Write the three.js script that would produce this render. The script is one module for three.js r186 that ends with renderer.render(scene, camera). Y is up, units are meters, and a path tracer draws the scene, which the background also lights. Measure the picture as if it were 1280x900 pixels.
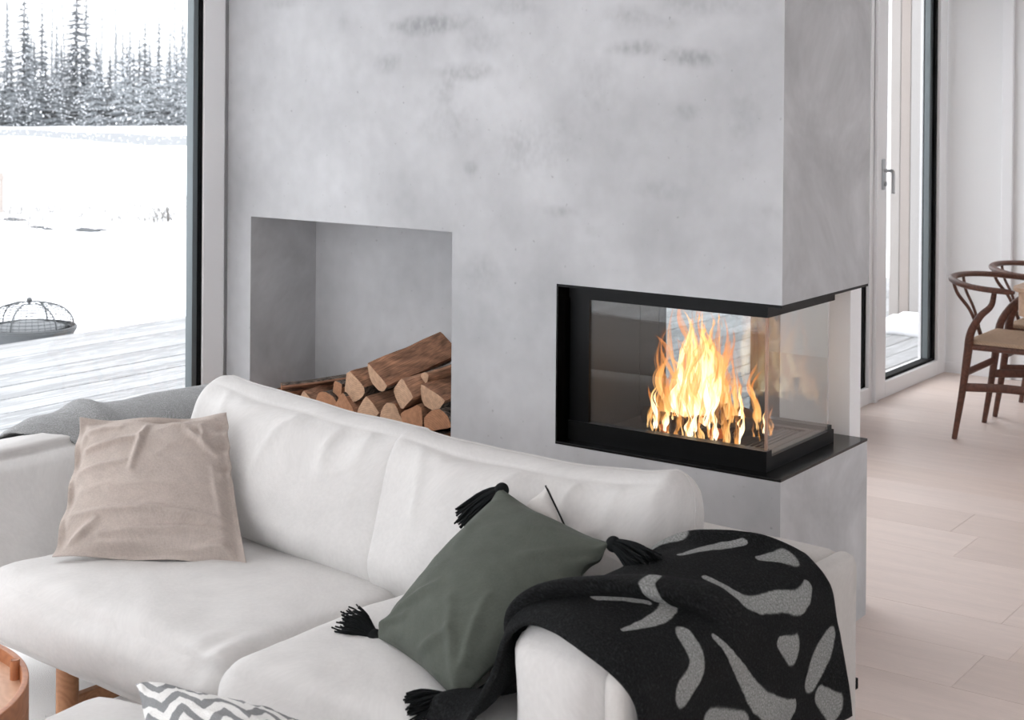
import * as THREE from 'three';
import { mergeGeometries, mergeVertices } from 'three/addons/utils/BufferGeometryUtils.js';
import { RoundedBoxGeometry } from 'three/addons/geometries/RoundedBoxGeometry.js';
import { ImprovedNoise } from 'three/addons/math/ImprovedNoise.js';

// ------------------------------------------------------------------ camera, sky, exposure
const scene = new THREE.Scene();
const renderer = new THREE.WebGLRenderer({ antialias: true });
renderer.toneMapping = THREE.LinearToneMapping;
const EXPOSURE = 5.0;
renderer.toneMappingExposure = EXPOSURE;
renderer.shadowMap.enabled = true;

// a 1842 px lens, standing 1.58 m above the floor, rise-shifted downwards
const camera = new THREE.PerspectiveCamera(2 * Math.atan(450 / 1841.6) * 180 / Math.PI, 1280 / 900, 0.05, 400);
camera.setViewOffset(1280, 900, 0, 319, 1280, 900);
{
  const yaw = 0.6217, pitch = -0.0066, roll = 0.0078;
  const f = new THREE.Vector3(-Math.sin(yaw) * Math.cos(pitch), Math.sin(pitch), -Math.cos(yaw) * Math.cos(pitch));
  const r0 = new THREE.Vector3(Math.cos(yaw), 0, -Math.sin(yaw)), u0 = new THREE.Vector3().crossVectors(r0, f);
  const r = r0.clone().multiplyScalar(Math.cos(roll)).addScaledVector(u0, Math.sin(roll)), u = new THREE.Vector3().crossVectors(r, f);
  camera.focus = 4.0; camera.userData.fStop = 8;
  camera.position.set(1.7294, 1.58, 3.6813);
  camera.quaternion.setFromRotationMatrix(new THREE.Matrix4().makeBasis(r, u, f.clone().negate()));
}
// standard overcast sky: the same in every direction round the horizon, brighter overhead (CIE overcast, 1 + 2 sin)
{
  const w = 16, h = 64, d = new Float32Array(w * h * 4);
  for (let j = 0; j < h; j++) {
    const s = Math.max(0, Math.sin(((j + 0.5) / h - 0.5) * Math.PI)), L = (1 + 1.4 * s) / 2.4;
    for (let i = 0; i < w; i++) d.set([0.965 * L, 0.985 * L, 1.02 * L, 1], (j * w + i) * 4);
  }
  const t = new THREE.DataTexture(d, w, h, THREE.RGBAFormat, THREE.FloatType);
  t.mapping = THREE.EquirectangularReflectionMapping; t.magFilter = THREE.LinearFilter; t.needsUpdate = true;
  scene.background = t; scene.backgroundIntensity = 1;
}

// ------------------------------------------------------------------ helpers
let seed = 20241;
const rnd = () => { seed = (seed * 1664525 + 1013904223) >>> 0; return seed / 4294967296; };
const rr = (a, b) => a + (b - a) * rnd();
const noise = new ImprovedNoise();
const n3 = (x, y, z = 0) => noise.noise(x + 31.7, y + 17.3, z + 5.1);
const fbm = (x, y, z = 0, o = 4) => { let s = 0, a = 0.5; for (let i = 0; i < o; i++) { s += a * n3(x, y, z + i * 9.1); x *= 2.03; y *= 2.03; z *= 2.03; a *= 0.5; } return s; };
const clamp = (x, a = 0, b = 1) => Math.min(b, Math.max(a, x));
const mix = (a, b, t) => a + (b - a) * t;
const smooth = (a, b, x) => { const t = clamp((x - a) / (b - a)); return t * t * (3 - 2 * t); };
const V = (x, y, z) => new THREE.Vector3(x, y, z);

const used = new Set();
function numbered(name) { if (!used.has(name)) { used.add(name); return name; } for (let i = 1; ; i++) { const n = name + '_' + String(i).padStart(3, '0'); if (!used.has(n)) { used.add(n); return n; } } }
function meta(o, label, category, group) { o.userData.label = label; o.userData.category = category; if (group) o.userData.group = group; return o; }
function thing(name, label, category, pos = [0, 0, 0], turn = 0, group) {
  const g = new THREE.Group(); g.name = numbered(name); g.position.set(...pos); g.rotation.y = turn; scene.add(g);
  return meta(g, label, category, group);
}
function part(name, geo, mat, parent, label) { const m = new THREE.Mesh(geo, mat); m.name = name; parent.add(m); if (label) m.userData.label = label; return m; }
function solid(name, label, category, geo, mat, pos = [0, 0, 0], turn = 0, group) { const m = new THREE.Mesh(geo, mat); m.name = numbered(name); m.position.set(...pos); m.rotation.y = turn; scene.add(m); return meta(m, label, category, group); }
function struct(name, geo, mat, label, category = 'wall') { const m = geo ? new THREE.Mesh(geo, mat) : new THREE.Group(); m.name = numbered(name); m.userData.kind = 'structure'; scene.add(m); return meta(m, label, category); }

function metreUV(g) { // box mapping: uv in metres from the main direction of each face
  if (g.index) g = g.toNonIndexed();
  const p = g.attributes.position, n = g.attributes.normal, uv = new Float32Array(p.count * 2);
  for (let i = 0; i < p.count; i++) {
    const ax = Math.abs(n.getX(i)), ay = Math.abs(n.getY(i)), az = Math.abs(n.getZ(i));
    let a, b;
    if (ax >= ay && ax >= az) { a = p.getZ(i); b = p.getY(i); } else if (ay >= az) { a = p.getX(i); b = p.getZ(i); } else { a = p.getX(i); b = p.getY(i); }
    uv[i * 2] = a; uv[i * 2 + 1] = b;
  }
  g.setAttribute('uv', new THREE.BufferAttribute(uv, 2));
  return g;
}
function box(x0, x1, y0, y1, z0, z1) { return metreUV(new THREE.BoxGeometry(Math.abs(x1 - x0), Math.abs(y1 - y0), Math.abs(z1 - z0)).translate((x0 + x1) / 2, (y0 + y1) / 2, (z0 + z1) / 2)); }
function rbox(x0, x1, y0, y1, z0, z1, r = 0.006, s = 2) { return metreUV(new RoundedBoxGeometry(x1 - x0, y1 - y0, z1 - z0, s, r).translate((x0 + x1) / 2, (y0 + y1) / 2, (z0 + z1) / 2)); }
function merge(list) { return mergeGeometries(list.map((g) => { g = g.index ? g.toNonIndexed() : g; for (const k of Object.keys(g.attributes)) if (!['position', 'normal', 'uv'].includes(k)) g.deleteAttribute(k); return g; })); }
function smoothNormals(g) { // one normal for all vertices at one place
  g.computeVertexNormals();
  const p = g.attributes.position, n = g.attributes.normal, map = new Map();
  const key = (i) => Math.round(p.getX(i) * 2e4) + ',' + Math.round(p.getY(i) * 2e4) + ',' + Math.round(p.getZ(i) * 2e4);
  for (let i = 0; i < p.count; i++) { const k = key(i), v = map.get(k) || [0, 0, 0]; v[0] += n.getX(i); v[1] += n.getY(i); v[2] += n.getZ(i); map.set(k, v); }
  for (let i = 0; i < p.count; i++) { const v = map.get(key(i)), l = Math.hypot(...v) || 1; n.setXYZ(i, v[0] / l, v[1] / l, v[2] / l); }
  return g;
}
// soft upholstered block: rounded, swollen, wrinkled; warp(p) moves each point
function softBox(w, h, d, { r = 0.05, rx = r, bulge = [0, 0, 0], seg = [44, 24, 20], wrinkle = 0, wscale = [7, 7, 7], warp, wzone, soft = 0.006 } = {}) {
  const g = new THREE.BoxGeometry(w, h, d, ...seg), p = g.attributes.position, q = V(), uv = g.attributes.uv, nn = g.attributes.normal;
  const a = w / 2, b = h / 2, c = d / 2, ring = [];
  for (let i = 0; i < p.count; i++) {
    q.fromBufferAttribute(p, i);
    if (Math.abs(q.z) < 1e-6 && (Math.abs(Math.abs(q.x) - a) < 1e-6 || Math.abs(Math.abs(q.y) - b) < 1e-6)) ring.push([Math.atan2(q.y / b, q.x / a), i]);
    const ax = Math.abs(nn.getX(i)) > 0.5, ay = Math.abs(nn.getY(i)) > 0.5;
    uv.setXY(i, ax ? q.z : q.x, ay ? q.z : q.y);
    const X = q.x / a, Y = q.y / b, Z = q.z / c;
    const ix = clamp(q.x, -a + rx, a - rx), iy = clamp(q.y, -b + r, b - r), iz = clamp(q.z, -c + r, c - r);
    const dx = (q.x - ix) / rx, dy = (q.y - iy) / r, dz = (q.z - iz) / r, l = Math.hypot(dx, dy, dz) || 1;
    q.set(ix + dx / l * rx, iy + dy / l * r, iz + dz / l * r);
    const fx = 1 - X * X, fy = 1 - Y * Y, fz = 1 - Z * Z;
    q.x += bulge[0] * X * Math.sqrt(Math.max(0, fy * fz)); q.y += bulge[1] * Y * Math.sqrt(Math.max(0, fx * fz)); q.z += bulge[2] * Z * Math.pow(Math.max(0, fx * fy), 1.15);
    if (soft) { const k = soft; q.x += k * n3(q.x * 5, q.y * 5, q.z * 5 + 3); q.y += k * n3(q.x * 5 + 7, q.y * 5, q.z * 5); q.z += k * n3(q.x * 5, q.y * 5 + 9, q.z * 5); }
    if (wrinkle) { const s = wscale, e = n3(q.x * s[0], q.y * s[1], q.z * s[2]), ridge = (Math.pow(1 - Math.abs(e), 4) - 0.35) * (wzone ? wzone(X, Y, Z) : 1); q.x += dx / l * wrinkle * ridge; q.y += dy / l * wrinkle * ridge; q.z += dz / l * wrinkle * ridge; }
    if (warp) warp(q, X, Y, Z);
    p.setXYZ(i, q.x, q.y, q.z);
  }
  g.userData.ring = ring.sort((m, n) => m[0] - n[0]).map((m) => m[1]);
  return smoothNormals(g);
}
// stitched welt running round the middle of a soft block
function weltGeo(g, r = 0.0028) {
  const p = g.attributes.position, pts = []; for (const i of g.userData.ring) { const v = V().fromBufferAttribute(p, i); if (!pts.length || pts[pts.length - 1].distanceTo(v) > 0.012) pts.push(v); }
  if (pts[0].distanceTo(pts[pts.length - 1]) < 0.012) pts.pop();
  return sweep(pts, () => [r, r], { n: pts.length * 2, m: 6, closed: true });
}
// sweep of an elliptical section along a curve; rad(t) -> [a, b]
function sweep(pts, rad, { n = 32, m = 10, closed = false, cap = true, up } = {}) {
  const curve = new THREE.CatmullRomCurve3(pts, closed, 'centripetal'), P = curve.getSpacedPoints(n), L = curve.getLength();
  const fr = curve.computeFrenetFrames(n, closed), pos = [], uv = [], idx = [];
  for (let i = 0; i <= n; i++) {
    const t = i / n, [a, b] = rad(t);
    let N = fr.normals[i], B = fr.binormals[i];
    if (up) { const T = fr.tangents[i]; B = V().crossVectors(T, up).normalize(); N = V().crossVectors(B, T).normalize(); }
    for (let j = 0; j <= m; j++) {
      const q = j / m * Math.PI * 2, c = Math.cos(q) * a, s = Math.sin(q) * b;
      pos.push(P[i].x + N.x * c + B.x * s, P[i].y + N.y * c + B.y * s, P[i].z + N.z * c + B.z * s);
      uv.push(j / m * Math.PI * (a + b), t * L);
      if (i < n && j < m) { const k = i * (m + 1) + j; idx.push(k, k + m + 1, k + 1, k + 1, k + m + 1, k + m + 2); }
    }
  }
  if (cap && !closed) for (const [i, flip] of [[0, 0], [n, 1]]) {
    const c = pos.length / 3; pos.push(P[i].x, P[i].y, P[i].z); uv.push(0, 0);
    for (let j = 0; j < m; j++) { const k = i * (m + 1) + j; flip ? idx.push(c, k, k + 1) : idx.push(c, k + 1, k); }
  }
  const g = new THREE.BufferGeometry();
  g.setAttribute('position', new THREE.Float32BufferAttribute(pos, 3)); g.setAttribute('uv', new THREE.Float32BufferAttribute(uv, 2)); g.setIndex(idx);
  return smoothNormals(g.toNonIndexed().getAttribute('position') ? g : g);
}
// closed sheet of cloth: f(u, v) -> point on the upper face; thick: metres; size for uv
function sheet(f, nu, nv, thick, su, sv) {
  const N = (nu + 1) * (nv + 1), pos = new Float32Array(N * 6), uv = new Float32Array(N * 4), idx = [], P = [];
  for (let j = 0; j <= nv; j++) for (let i = 0; i <= nu; i++) P.push(f(i / nu, j / nv));
  const at = (i, j) => P[clamp(j, 0, nv) * (nu + 1) + clamp(i, 0, nu)];
  for (let j = 0; j <= nv; j++) for (let i = 0; i <= nu; i++) {
    const k = j * (nu + 1) + i, p = P[k], du = at(i + 1, j).clone().sub(at(i - 1, j)), dv = at(i, j + 1).clone().sub(at(i, j - 1)), n = du.cross(dv).normalize();
    const edge = Math.min(1, Math.min(i, nu - i, j, nv - j) / 1.5), t = thick / 2 * (0.35 + 0.65 * edge);
    pos.set([p.x + n.x * t, p.y + n.y * t, p.z + n.z * t], k * 3); pos.set([p.x - n.x * t, p.y - n.y * t, p.z - n.z * t], (N + k) * 3);
    uv.set([i / nu * su, j / nv * sv], k * 2); uv.set([i / nu * su, j / nv * sv], (N + k) * 2);
    if (i < nu && j < nv) { const a = k, b = k + 1, c = k + nu + 1, d = c + 1; idx.push(a, b, c, b, d, c, N + a, N + c, N + b, N + b, N + c, N + d); }
  }
  const rim = (a, b) => idx.push(a, N + a, b, b, N + a, N + b);
  for (let i = 0; i < nu; i++) { rim(i, i + 1); rim(nv * (nu + 1) + i + 1, nv * (nu + 1) + i); }
  for (let j = 0; j < nv; j++) { rim((j + 1) * (nu + 1), j * (nu + 1)); rim(j * (nu + 1) + nu, (j + 1) * (nu + 1) + nu); }
  const g = new THREE.BufferGeometry();
  g.setAttribute('position', new THREE.BufferAttribute(pos, 3)); g.setAttribute('uv', new THREE.BufferAttribute(uv, 2)); g.setIndex(idx);
  g.computeVertexNormals();
  return g;
}
// throw pillow between four corners (top left, top right, bottom right, bottom left)
function pillowGeo(TL, TR, BR, BL, T, { flange = 0, wr = 0.006, ws = 6, pinch = 0.045, n = 56, back = 0.8, folds = [], seedz = 0 } = {}) {
  const N = V().subVectors(BL, TL).cross(V().subVectors(TR, TL)).normalize(), pos = [], uv = [], idx = [];
  const W = TL.distanceTo(TR), H = TL.distanceTo(BL);
  for (const side of [1, -1]) for (let j = 0; j <= n; j++) for (let i = 0; i <= n; i++) {
    const u = i / n, v = j / n;
    let uu = u, vv = v; // pulled in between the corners
    uu += (0.5 - u) * 2 * pinch * Math.pow(Math.sin(Math.PI * v), 1) * Math.abs(u - 0.5) * 2; vv += (0.5 - v) * 2 * pinch * Math.sin(Math.PI * u) * Math.abs(v - 0.5) * 2;
    const p = V().addScaledVector(TL, (1 - uu) * (1 - vv)).addScaledVector(TR, uu * (1 - vv)).addScaledVector(BR, uu * vv).addScaledVector(BL, (1 - uu) * vv);
    const fu = clamp((Math.min(u, 1 - u) - flange) / (0.5 - flange)), fv = clamp((Math.min(v, 1 - v) - flange) / (0.5 - flange));
    const body = Math.pow(Math.sin(fu * Math.PI / 2) * Math.sin(fv * Math.PI / 2), 0.55), e = Math.min(fu, fv);
    const w1 = fbm(u * ws + seedz, v * ws * 1.3, side * 3 + seedz, 3), w2 = 1 - Math.abs(n3(u * ws * 0.8 + v * 3 + seedz, v * ws * 1.6, side + 4)) * 2;
    const rip = wr * (w1 * 1.6 + w2 * w2 * 0.8 * (w2 > 0 ? 1 : 0)) * (0.3 + 0.7 * body);
    let off = side * (body * T / 2 * (side < 0 ? back : 1) + 0.0015) + rip * (e > 0.02 ? side : 0.6) + (1 - smooth(0, 0.12, e)) * wr * 1.5 * Math.sin((u * (1 - Math.abs(v - .5)) + v) * 23 + seedz);
    if (side > 0) for (const [u0, v0, u1, v1, fw, amp] of folds) { const bu = u1 - u0, bv = v1 - v0, t = clamp(((u - u0) * bu + (v - v0) * bv) / (bu * bu + bv * bv)), d = Math.hypot(u - u0 - bu * t, v - v0 - bv * t) / fw; if (d < 3) off += amp * Math.exp(-d * d) * (0.35 + 0.65 * Math.sin(Math.PI * clamp(t, 0.08, 0.92))) * smooth(0, 0.15, e); }
    p.addScaledVector(N, off);
    pos.push(p.x, p.y, p.z); uv.push(u * W, v * H);
    if (i < n && j < n) { const o = side < 0 ? (n + 1) * (n + 1) : 0, a = o + j * (n + 1) + i, b = a + 1, c = a + n + 1, d = c + 1; side > 0 ? idx.push(a, c, b, b, c, d) : idx.push(a, b, c, b, d, c); }
  }
  const M = (n + 1) * (n + 1), rim = (a, b) => idx.push(a, b, M + a, b, M + b, M + a);
  for (let i = 0; i < n; i++) { rim(i, i + 1); rim(n * (n + 1) + i + 1, n * (n + 1) + i); rim((i + 1) * (n + 1), i * (n + 1)); rim(i * (n + 1) + n, (i + 1) * (n + 1) + n); }
  const g = new THREE.BufferGeometry();
  g.setAttribute('position', new THREE.Float32BufferAttribute(pos, 3)); g.setAttribute('uv', new THREE.Float32BufferAttribute(uv, 2)); g.setIndex(idx); g.computeVertexNormals();
  return g;
}

// ------------------------------------------------------------------ textures (what the surfaces are made of)
function tex(w, h, f, { srgb = true, repeat = [1, 1] } = {}) {
  const d = new Uint8Array(w * h * 4);
  for (let j = 0; j < h; j++) for (let i = 0; i < w; i++) { const c = f((i + 0.5) / w, (j + 0.5) / h), k = (j * w + i) * 4; const v = typeof c === 'number' ? [c, c, c] : c; d[k] = clamp(v[0]) * 255; d[k + 1] = clamp(v[1]) * 255; d[k + 2] = clamp(v[2]) * 255; d[k + 3] = 255; }
  const t = new THREE.DataTexture(d, w, h); t.wrapS = t.wrapT = THREE.RepeatWrapping; t.magFilter = THREE.LinearFilter; t.minFilter = THREE.LinearMipmapLinearFilter; t.generateMipmaps = true;
  if (srgb) t.colorSpace = THREE.SRGBColorSpace;
  t.repeat.set(...repeat); t.needsUpdate = true; return t;
}
// noise that repeats over [0,1): four shifted copies blended
const tile = (f) => (u, v) => { const a = smooth(0, 1, u), b = smooth(0, 1, v); return f(u, v) * (1 - 0) * 1 + 0 * a * b; };
const per = (u, v, s, z = 0, o = 3) => { // periodic noise on a torus
  const a = u * Math.PI * 2, b = v * Math.PI * 2, k = s / (Math.PI * 2);
  let t = 0, g = 0.5, q = k; for (let i = 0; i < o; i++) { t += g * noise.noise(Math.cos(a) * q + 40 + Math.cos(b) * q * 0.73, Math.sin(a) * q + 40 + Math.sin(b) * q * 0.61, Math.sin(b) * q + 17 + z + i * 7 + Math.cos(b) * q * 0.4); q *= 2; g *= 0.5; } return t;
};
const S = (hex) => { const c = new THREE.Color(hex); c.convertLinearToSRGB(); return [c.r, c.g, c.b]; };
const std = (o) => new THREE.MeshStandardMaterial(o);
const phys = (o) => new THREE.MeshPhysicalMaterial(o);

// plaster front: uv in metres from (x = -2.153, y = 0)
const PW = 2.153, PH = 2.75;
const stains = [ // trowel burns seen on the wall: x from the left end, y, half width, half height, strength
  [0.93, 1.80, 0.148, 0.028, 0.60], [1.08, 1.65, 0.093, 0.025, 0.50], [1.00, 1.61, 0.038, 0.051, 0.35], [0.74, 1.68, 0.051, 0.034, 0.35], [1.12, 1.74, 0.093, 0.045, 0.25], [1.66, 1.72, 0.080, 0.021, 0.55], [1.87, 1.69, 0.086, 0.025, 0.60], [1.67, 1.81, 0.075, 0.030, 0.40], [1.80, 1.79, 0.031, 0.014, 0.25],
  [1.43, 1.23, 0.049, 0.017, 0.35], [1.85, 1.54, 0.046, 0.020, 0.25], [1.09, 1.35, 0.025, 0.020, 0.35], [0.55, 1.82, 0.029, 0.027, 0.25], [1.24, 1.85, 0.090, 0.025, 0.30], [1.91, 1.84, 0.149, 0.031, 0.30], [1.34, 1.43, 0.145, 0.097, 0.22], [1.54, 1.18, 0.028, 0.014, 0.15], [1.13, 1.03, 0.062, 0.055, 0.22], [2.11, 1.27, 0.043, 0.022, 0.22],
  [2.03, 1.52, 0.049, 0.110, 0.18], [1.76, 1.31, 0.104, 0.023, 0.18], [0.25, 1.89, 0.076, 0.017, 0.20], [1.00, 1.50, 0.096, 0.076, 0.22], [1.28, 1.41, 0.060, 0.064, 0.2], [1.55, 1.60, 0.083, 0.095, 0.18],
];
const plasterTone = (x, y) => {
  let t = 0.745 + 0.15 * fbm(x * 1.15, y * 1.3, 1, 3) + 0.085 * fbm(x * 4.2, y * 3.4, 7, 4) + 0.03 * fbm(x * 22, y * 20, 3, 3);
  for (const [sx, sy, a, b, k] of stains) {
    if (Math.abs(x - sx) > a * 2.2 || Math.abs(y - sy) > b * 2.2) continue;
    const wob = 0.5 * fbm(x * 9, y * 14, sx * 9, 3), q = Math.hypot((x - sx) / a, (y - sy) / b) + wob * 1.6;
    if (q < 1.6) t -= k * 0.17 * smooth(1.6, 0.1, q) * (0.45 + 0.85 * clamp(0.55 + 1.5 * fbm(x * 55, y * 38, 11, 2)));
  }
  const speck = fbm(x * 60, y * 60, 21, 2); if (speck > 0.36) t -= (speck - 0.36) * 0.7;
  return t;
};
const plasterMap = tex(1000, 1280, (u, v) => { const t = plasterTone(u * PW, v * PH); return [t * 0.998, t * 1.001, t * 1.010]; }, { repeat: [1 / PW, 1 / PH] });
const plasterSideMap = tex(512, 512, (u, v) => { const t = 0.745 + 0.13 * per(u, v, 5, 3, 4) + 0.03 * per(u, v, 40, 8, 2); return [t * 0.998, t * 1.001, t * 1.010]; });
const plasterBump = tex(512, 512, (u, v) => 0.5 + 0.5 * per(u, v, 14, 5, 5), { srgb: false });
const weave = tex(512, 512, (u, v) => 0.5 + 0.2 * Math.sin(u * Math.PI * 2 * 64) * Math.sin(v * Math.PI * 2 * 64) + 0.4 * per(u, v, 60, 2, 2), { srgb: false, repeat: [7, 7] });
const cottonMap = tex(512, 512, (u, v) => { const t = 0.82 + 0.035 * per(u, v, 8, 1, 3) + 0.03 * per(u, v, 70, 4, 2); return [t, t * 0.99, t * 0.98]; }, { repeat: [1.7, 1.7] });
const linenMap = tex(512, 512, (u, v) => { const t = 0.70 + 0.05 * per(u, v * 0.5, 90, 4, 2) + 0.05 * per(u * 0.5, v, 90, 9, 2) + 0.05 * per(u, v, 7, 1, 3); return [t * 1.0, t * 0.935, t * 0.89]; }, { repeat: [4, 4] });
const feltMap = tex(512, 512, (u, v) => { const t = 0.575 + 0.26 * per(u, v, 110, 4, 3) + 0.04 * per(u, v, 12, 1, 2); return [t * 0.995, t, t * 1.0]; }, { repeat: [3.2, 3.2] });
const fuzz = tex(512, 512, (u, v) => 0.5 + 0.7 * per(u, v, 120, 4, 2), { srgb: false, repeat: [4, 4] });
const greenMap = tex(512, 512, (u, v) => { const t = 1 + 0.10 * per(u, v, 9, 1, 3) + 0.10 * per(u, v, 100, 3, 2); return [0.335 * t, 0.352 * t, 0.325 * t]; }, { repeat: [3, 3] });
const grain = (base, dark, k = 1, stretch = 26) => (u, v) => { const a = per(u, v, 5, 2, 2), g = 0.5 + 0.5 * Math.sin((v * stretch + a * 5 * k) * Math.PI * 2 / 1), f = per(u * 1, v, 9, 5, 2) + 0.5 * per(0.3 * u, v, 150, 6, 2); const t = clamp(0.35 * g + 0.5 + 0.9 * f * k); return [mix(dark[0], base[0], t), mix(dark[1], base[1], t), mix(dark[2], base[2], t)]; };
const floorMaps = [0, 1, 2, 3].map((i) => { const b = [[0.880, 0.818, 0.785], [0.862, 0.800, 0.766], [0.892, 0.832, 0.800], [0.872, 0.806, 0.768]][i]; return tex(512, 128, (u, v) => { const t = 1 + 0.045 * per(u, v, 6, i * 3, 3) + 0.04 * per(u * 0.5, v, 110, i + 8, 2); return b.map((c) => c * t); }, { repeat: [1 / 2.2, 1 / 0.28] }); });
const deckMaps = [0, 1, 2].map((i) => tex(128, 512, (u, v) => { const s = smooth(-0.02, 0.3, per(u, v, 14, i * 5, 4)), t = 0.465 + 0.03 * i + 0.10 * per(u, v * 0.2, 60, i, 2), k = 0.25 * s; return [mix(t * 0.99, 0.9, k), mix(t, 0.92, k), mix(t * 1.01, 0.93, k)]; }, { repeat: [1 / 0.3, 1 / 2.5] }));
const walnutMap = tex(256, 256, grain([0.42, 0.262, 0.20], [0.26, 0.155, 0.115], 0.7, 9), { repeat: [4, 4] });
const oakMap = tex(256, 256, grain([0.735, 0.53, 0.38], [0.60, 0.40, 0.27], 0.7, 12), { repeat: [4, 4] });
const paleOakMap = tex(256, 256, grain([0.82, 0.70, 0.60], [0.72, 0.59, 0.49], 0.6, 10), { repeat: [3, 3] });
const splitMaps = [0, 1, 2].map((i) => tex(256, 256, (u, v) => { const f = per(u, v * 0.25, 80, i * 4, 3) * 0.5 + per(u, v, 7, i, 2) * 0.5, b = [[0.62, 0.46, 0.36], [0.55, 0.40, 0.31], [0.66, 0.50, 0.40]][i], t = 1 + 1.1 * f; return b.map((c) => c * t); }, { repeat: [5, 2.5] }));
const barkMap = tex(256, 256, (u, v) => { const f = per(u, v, 16, 3, 4), t = 0.36 + 0.5 * f; return [t * 1.03, t * 0.92, t * 0.84]; }, { repeat: [5, 4] });
const endMap = tex(256, 256, (u, v) => { const r = Math.hypot(u - 0.1, v - 0.12), g = 0.5 + 0.5 * Math.sin(r * 120 + 3 * fbm(u * 5, v * 5)), t = 0.92 + 0.07 * g + 0.2 * fbm(u * 9, v * 9, 2, 3); return [0.78 * t, 0.635 * t, 0.52 * t]; });
const clothMat = phys({ color: 0xffffff, map: cottonMap, bumpMap: weave, bumpScale: 0.0006, roughness: 0.95, sheen: 0.25, sheenRoughness: 0.6 });
const frameClothMat = phys({ color: 0xf6f4f2, map: cottonMap, bumpMap: weave, bumpScale: 0.0006, roughness: 0.95 });
const linenMat = std({ map: linenMap, bumpMap: weave, bumpScale: 0.0008, roughness: 1 });
const greyLinenMat = std({ map: linenMap, color: 0xf0f4f8, bumpMap: weave, bumpScale: 0.0008, roughness: 1 });
const greenMat = phys({ map: greenMap, specularIntensity: 0.5, bumpMap: weave, bumpScale: 0.0005, roughness: 1, sheen: 0.3, sheenRoughness: 0.5, sheenColor: new THREE.Color(0.6, 0.62, 0.58) });
const feltMat = std({ map: feltMap, bumpMap: fuzz, bumpScale: 0.002, roughness: 1 });
const plasterMat = std({ map: plasterMap, bumpMap: plasterBump, bumpScale: 0.0015, roughness: 0.82 });
const plasterSideMat = std({ map: plasterSideMap, bumpMap: plasterBump, bumpScale: 0.0015, roughness: 0.85 });
const whitePaint = std({ color: 0xf2f2f3, roughness: 0.45 });
const wallWhite = std({ color: 0xf0f0f0, roughness: 0.9 });
const ceilingWhite = std({ color: 0xeceae8, roughness: 0.95 });
const blackSteel = phys({ color: 0x0b0c0d, roughness: 0.4, specularIntensity: 0.35 });
const blackLedge = phys({ color: 0x090a0b, roughness: 0.2, specularIntensity: 0.7 });
const blackRubber = phys({ color: 0x0b0b0c, roughness: 0.7, specularIntensity: 0.3 });
const greySteel = std({ color: 0x6f7678, roughness: 0.4, metalness: 0.6 });
const brushed = std({ color: 0xb9bcbf, roughness: 0.4, metalness: 0.6 });
const pane = phys({ color: 0xffffff, transmission: 1, thickness: 0, roughness: 0, ior: 1.5 });
const fireGlass = phys({ color: 0xf4f6f6, transmission: 1, thickness: 0, roughness: 0, ior: 1.85 });
const snowMat = std({ color: 0xf2f4f7, roughness: 0.9 });

// ------------------------------------------------------------------ the room
const CH = 2.75;
{ // floor: base slab and pale boards running across the room
  const floor = struct('floor', null, null, 'pale whitewashed oak plank floor running through the living and dining area', 'floor');
  const base = std({ color: 0x8d7f76, roughness: 0.9 });
  part('floor_slab', merge([box(-2.2, 5.2, -0.2, -0.016, -0.61, 6.7), box(-1.3, 5.2, -0.2, -0.016, -4.9, -0.61)]), base, floor);
  const mats = floorMaps.map((m) => std({ map: m, roughness: 0.42, bumpMap: plasterBump, bumpScale: 0.0004 }));
  const W = 0.28; let row = 0;
  for (let z = -4.7; z < 6.5; z += W, row++) {
    const x0 = z + W > -0.6 ? -2.15 : -1.195, zl = z + 0.0004, zh = Math.min(z + W, 6.5) - 0.0004;
    for (let x = x0 - rr(0.2, 2.0); x < 5; x += 2.2) {
      const a = Math.max(x, x0), b = Math.min(x + 2.2, 5); if (b - a < 0.05) continue;
      const g = rbox(a + 0.0003, b - 0.0003, -0.016, rr(-0.0004, 0), zl, zh, 0.0008, 1), uv = g.attributes.uv, ou = rnd() * 2.2, ov = rnd() * 0.28;
      for (let i = 0; i < uv.count; i++) uv.setXY(i, uv.getX(i) + ou, uv.getY(i) + ov);
      part('floor_board', g, mats[Math.floor(rnd() * 4)], floor);
    }
  }
}
struct('ceiling', merge([box(-2.45, 5.25, CH, CH + 0.2, -0.61, 6.75), box(-1.45, 5.25, CH, CH + 0.2, -4.95, -0.61)]), ceilingWhite, 'white painted ceiling above the living room', 'ceiling');
{ // the plastered chimney breast with the log niche and the corner opening
  const outline = [[-2.153, 0], [0, 0], [0, 0.5315], [-0.7385, 0.5315], [-0.7385, 1.0135], [0, 1.0135], [0, CH], [-2.153, CH]].map((p) => new THREE.Vector2(...p));
  const A = new THREE.Shape(outline), B = new THREE.Shape(outline);
  const hole = new THREE.Path(); hole.moveTo(-2.0354, 0.3); hole.lineTo(-2.0354, 1.1456); hole.lineTo(-1.1367, 1.1456); hole.lineTo(-1.1367, 0.3); hole.closePath(); A.holes.push(hole);
  const ex = (s, d, z) => { const g = metreUV(new THREE.ExtrudeGeometry(s, { depth: d, bevelEnabled: false })); g.translate(0, 0, z); const uv = g.attributes.uv, n = g.attributes.normal; for (let i = 0; i < uv.count; i++) if (Math.abs(n.getZ(i)) < 0.5) uv.setX(i, uv.getX(i) + z); return g; };
  const wall = struct('wall_fireplace', null, null, 'grey mottled plaster chimney wall with a square log niche and glazed corner fireplace', 'wall');
  part('plaster_front', ex(A, 0.333, -0.333), [plasterMat, plasterSideMat], wall);
  part('plaster_core', ex(B, 0.277, -0.61), [plasterMat, plasterSideMat], wall);
}
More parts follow.
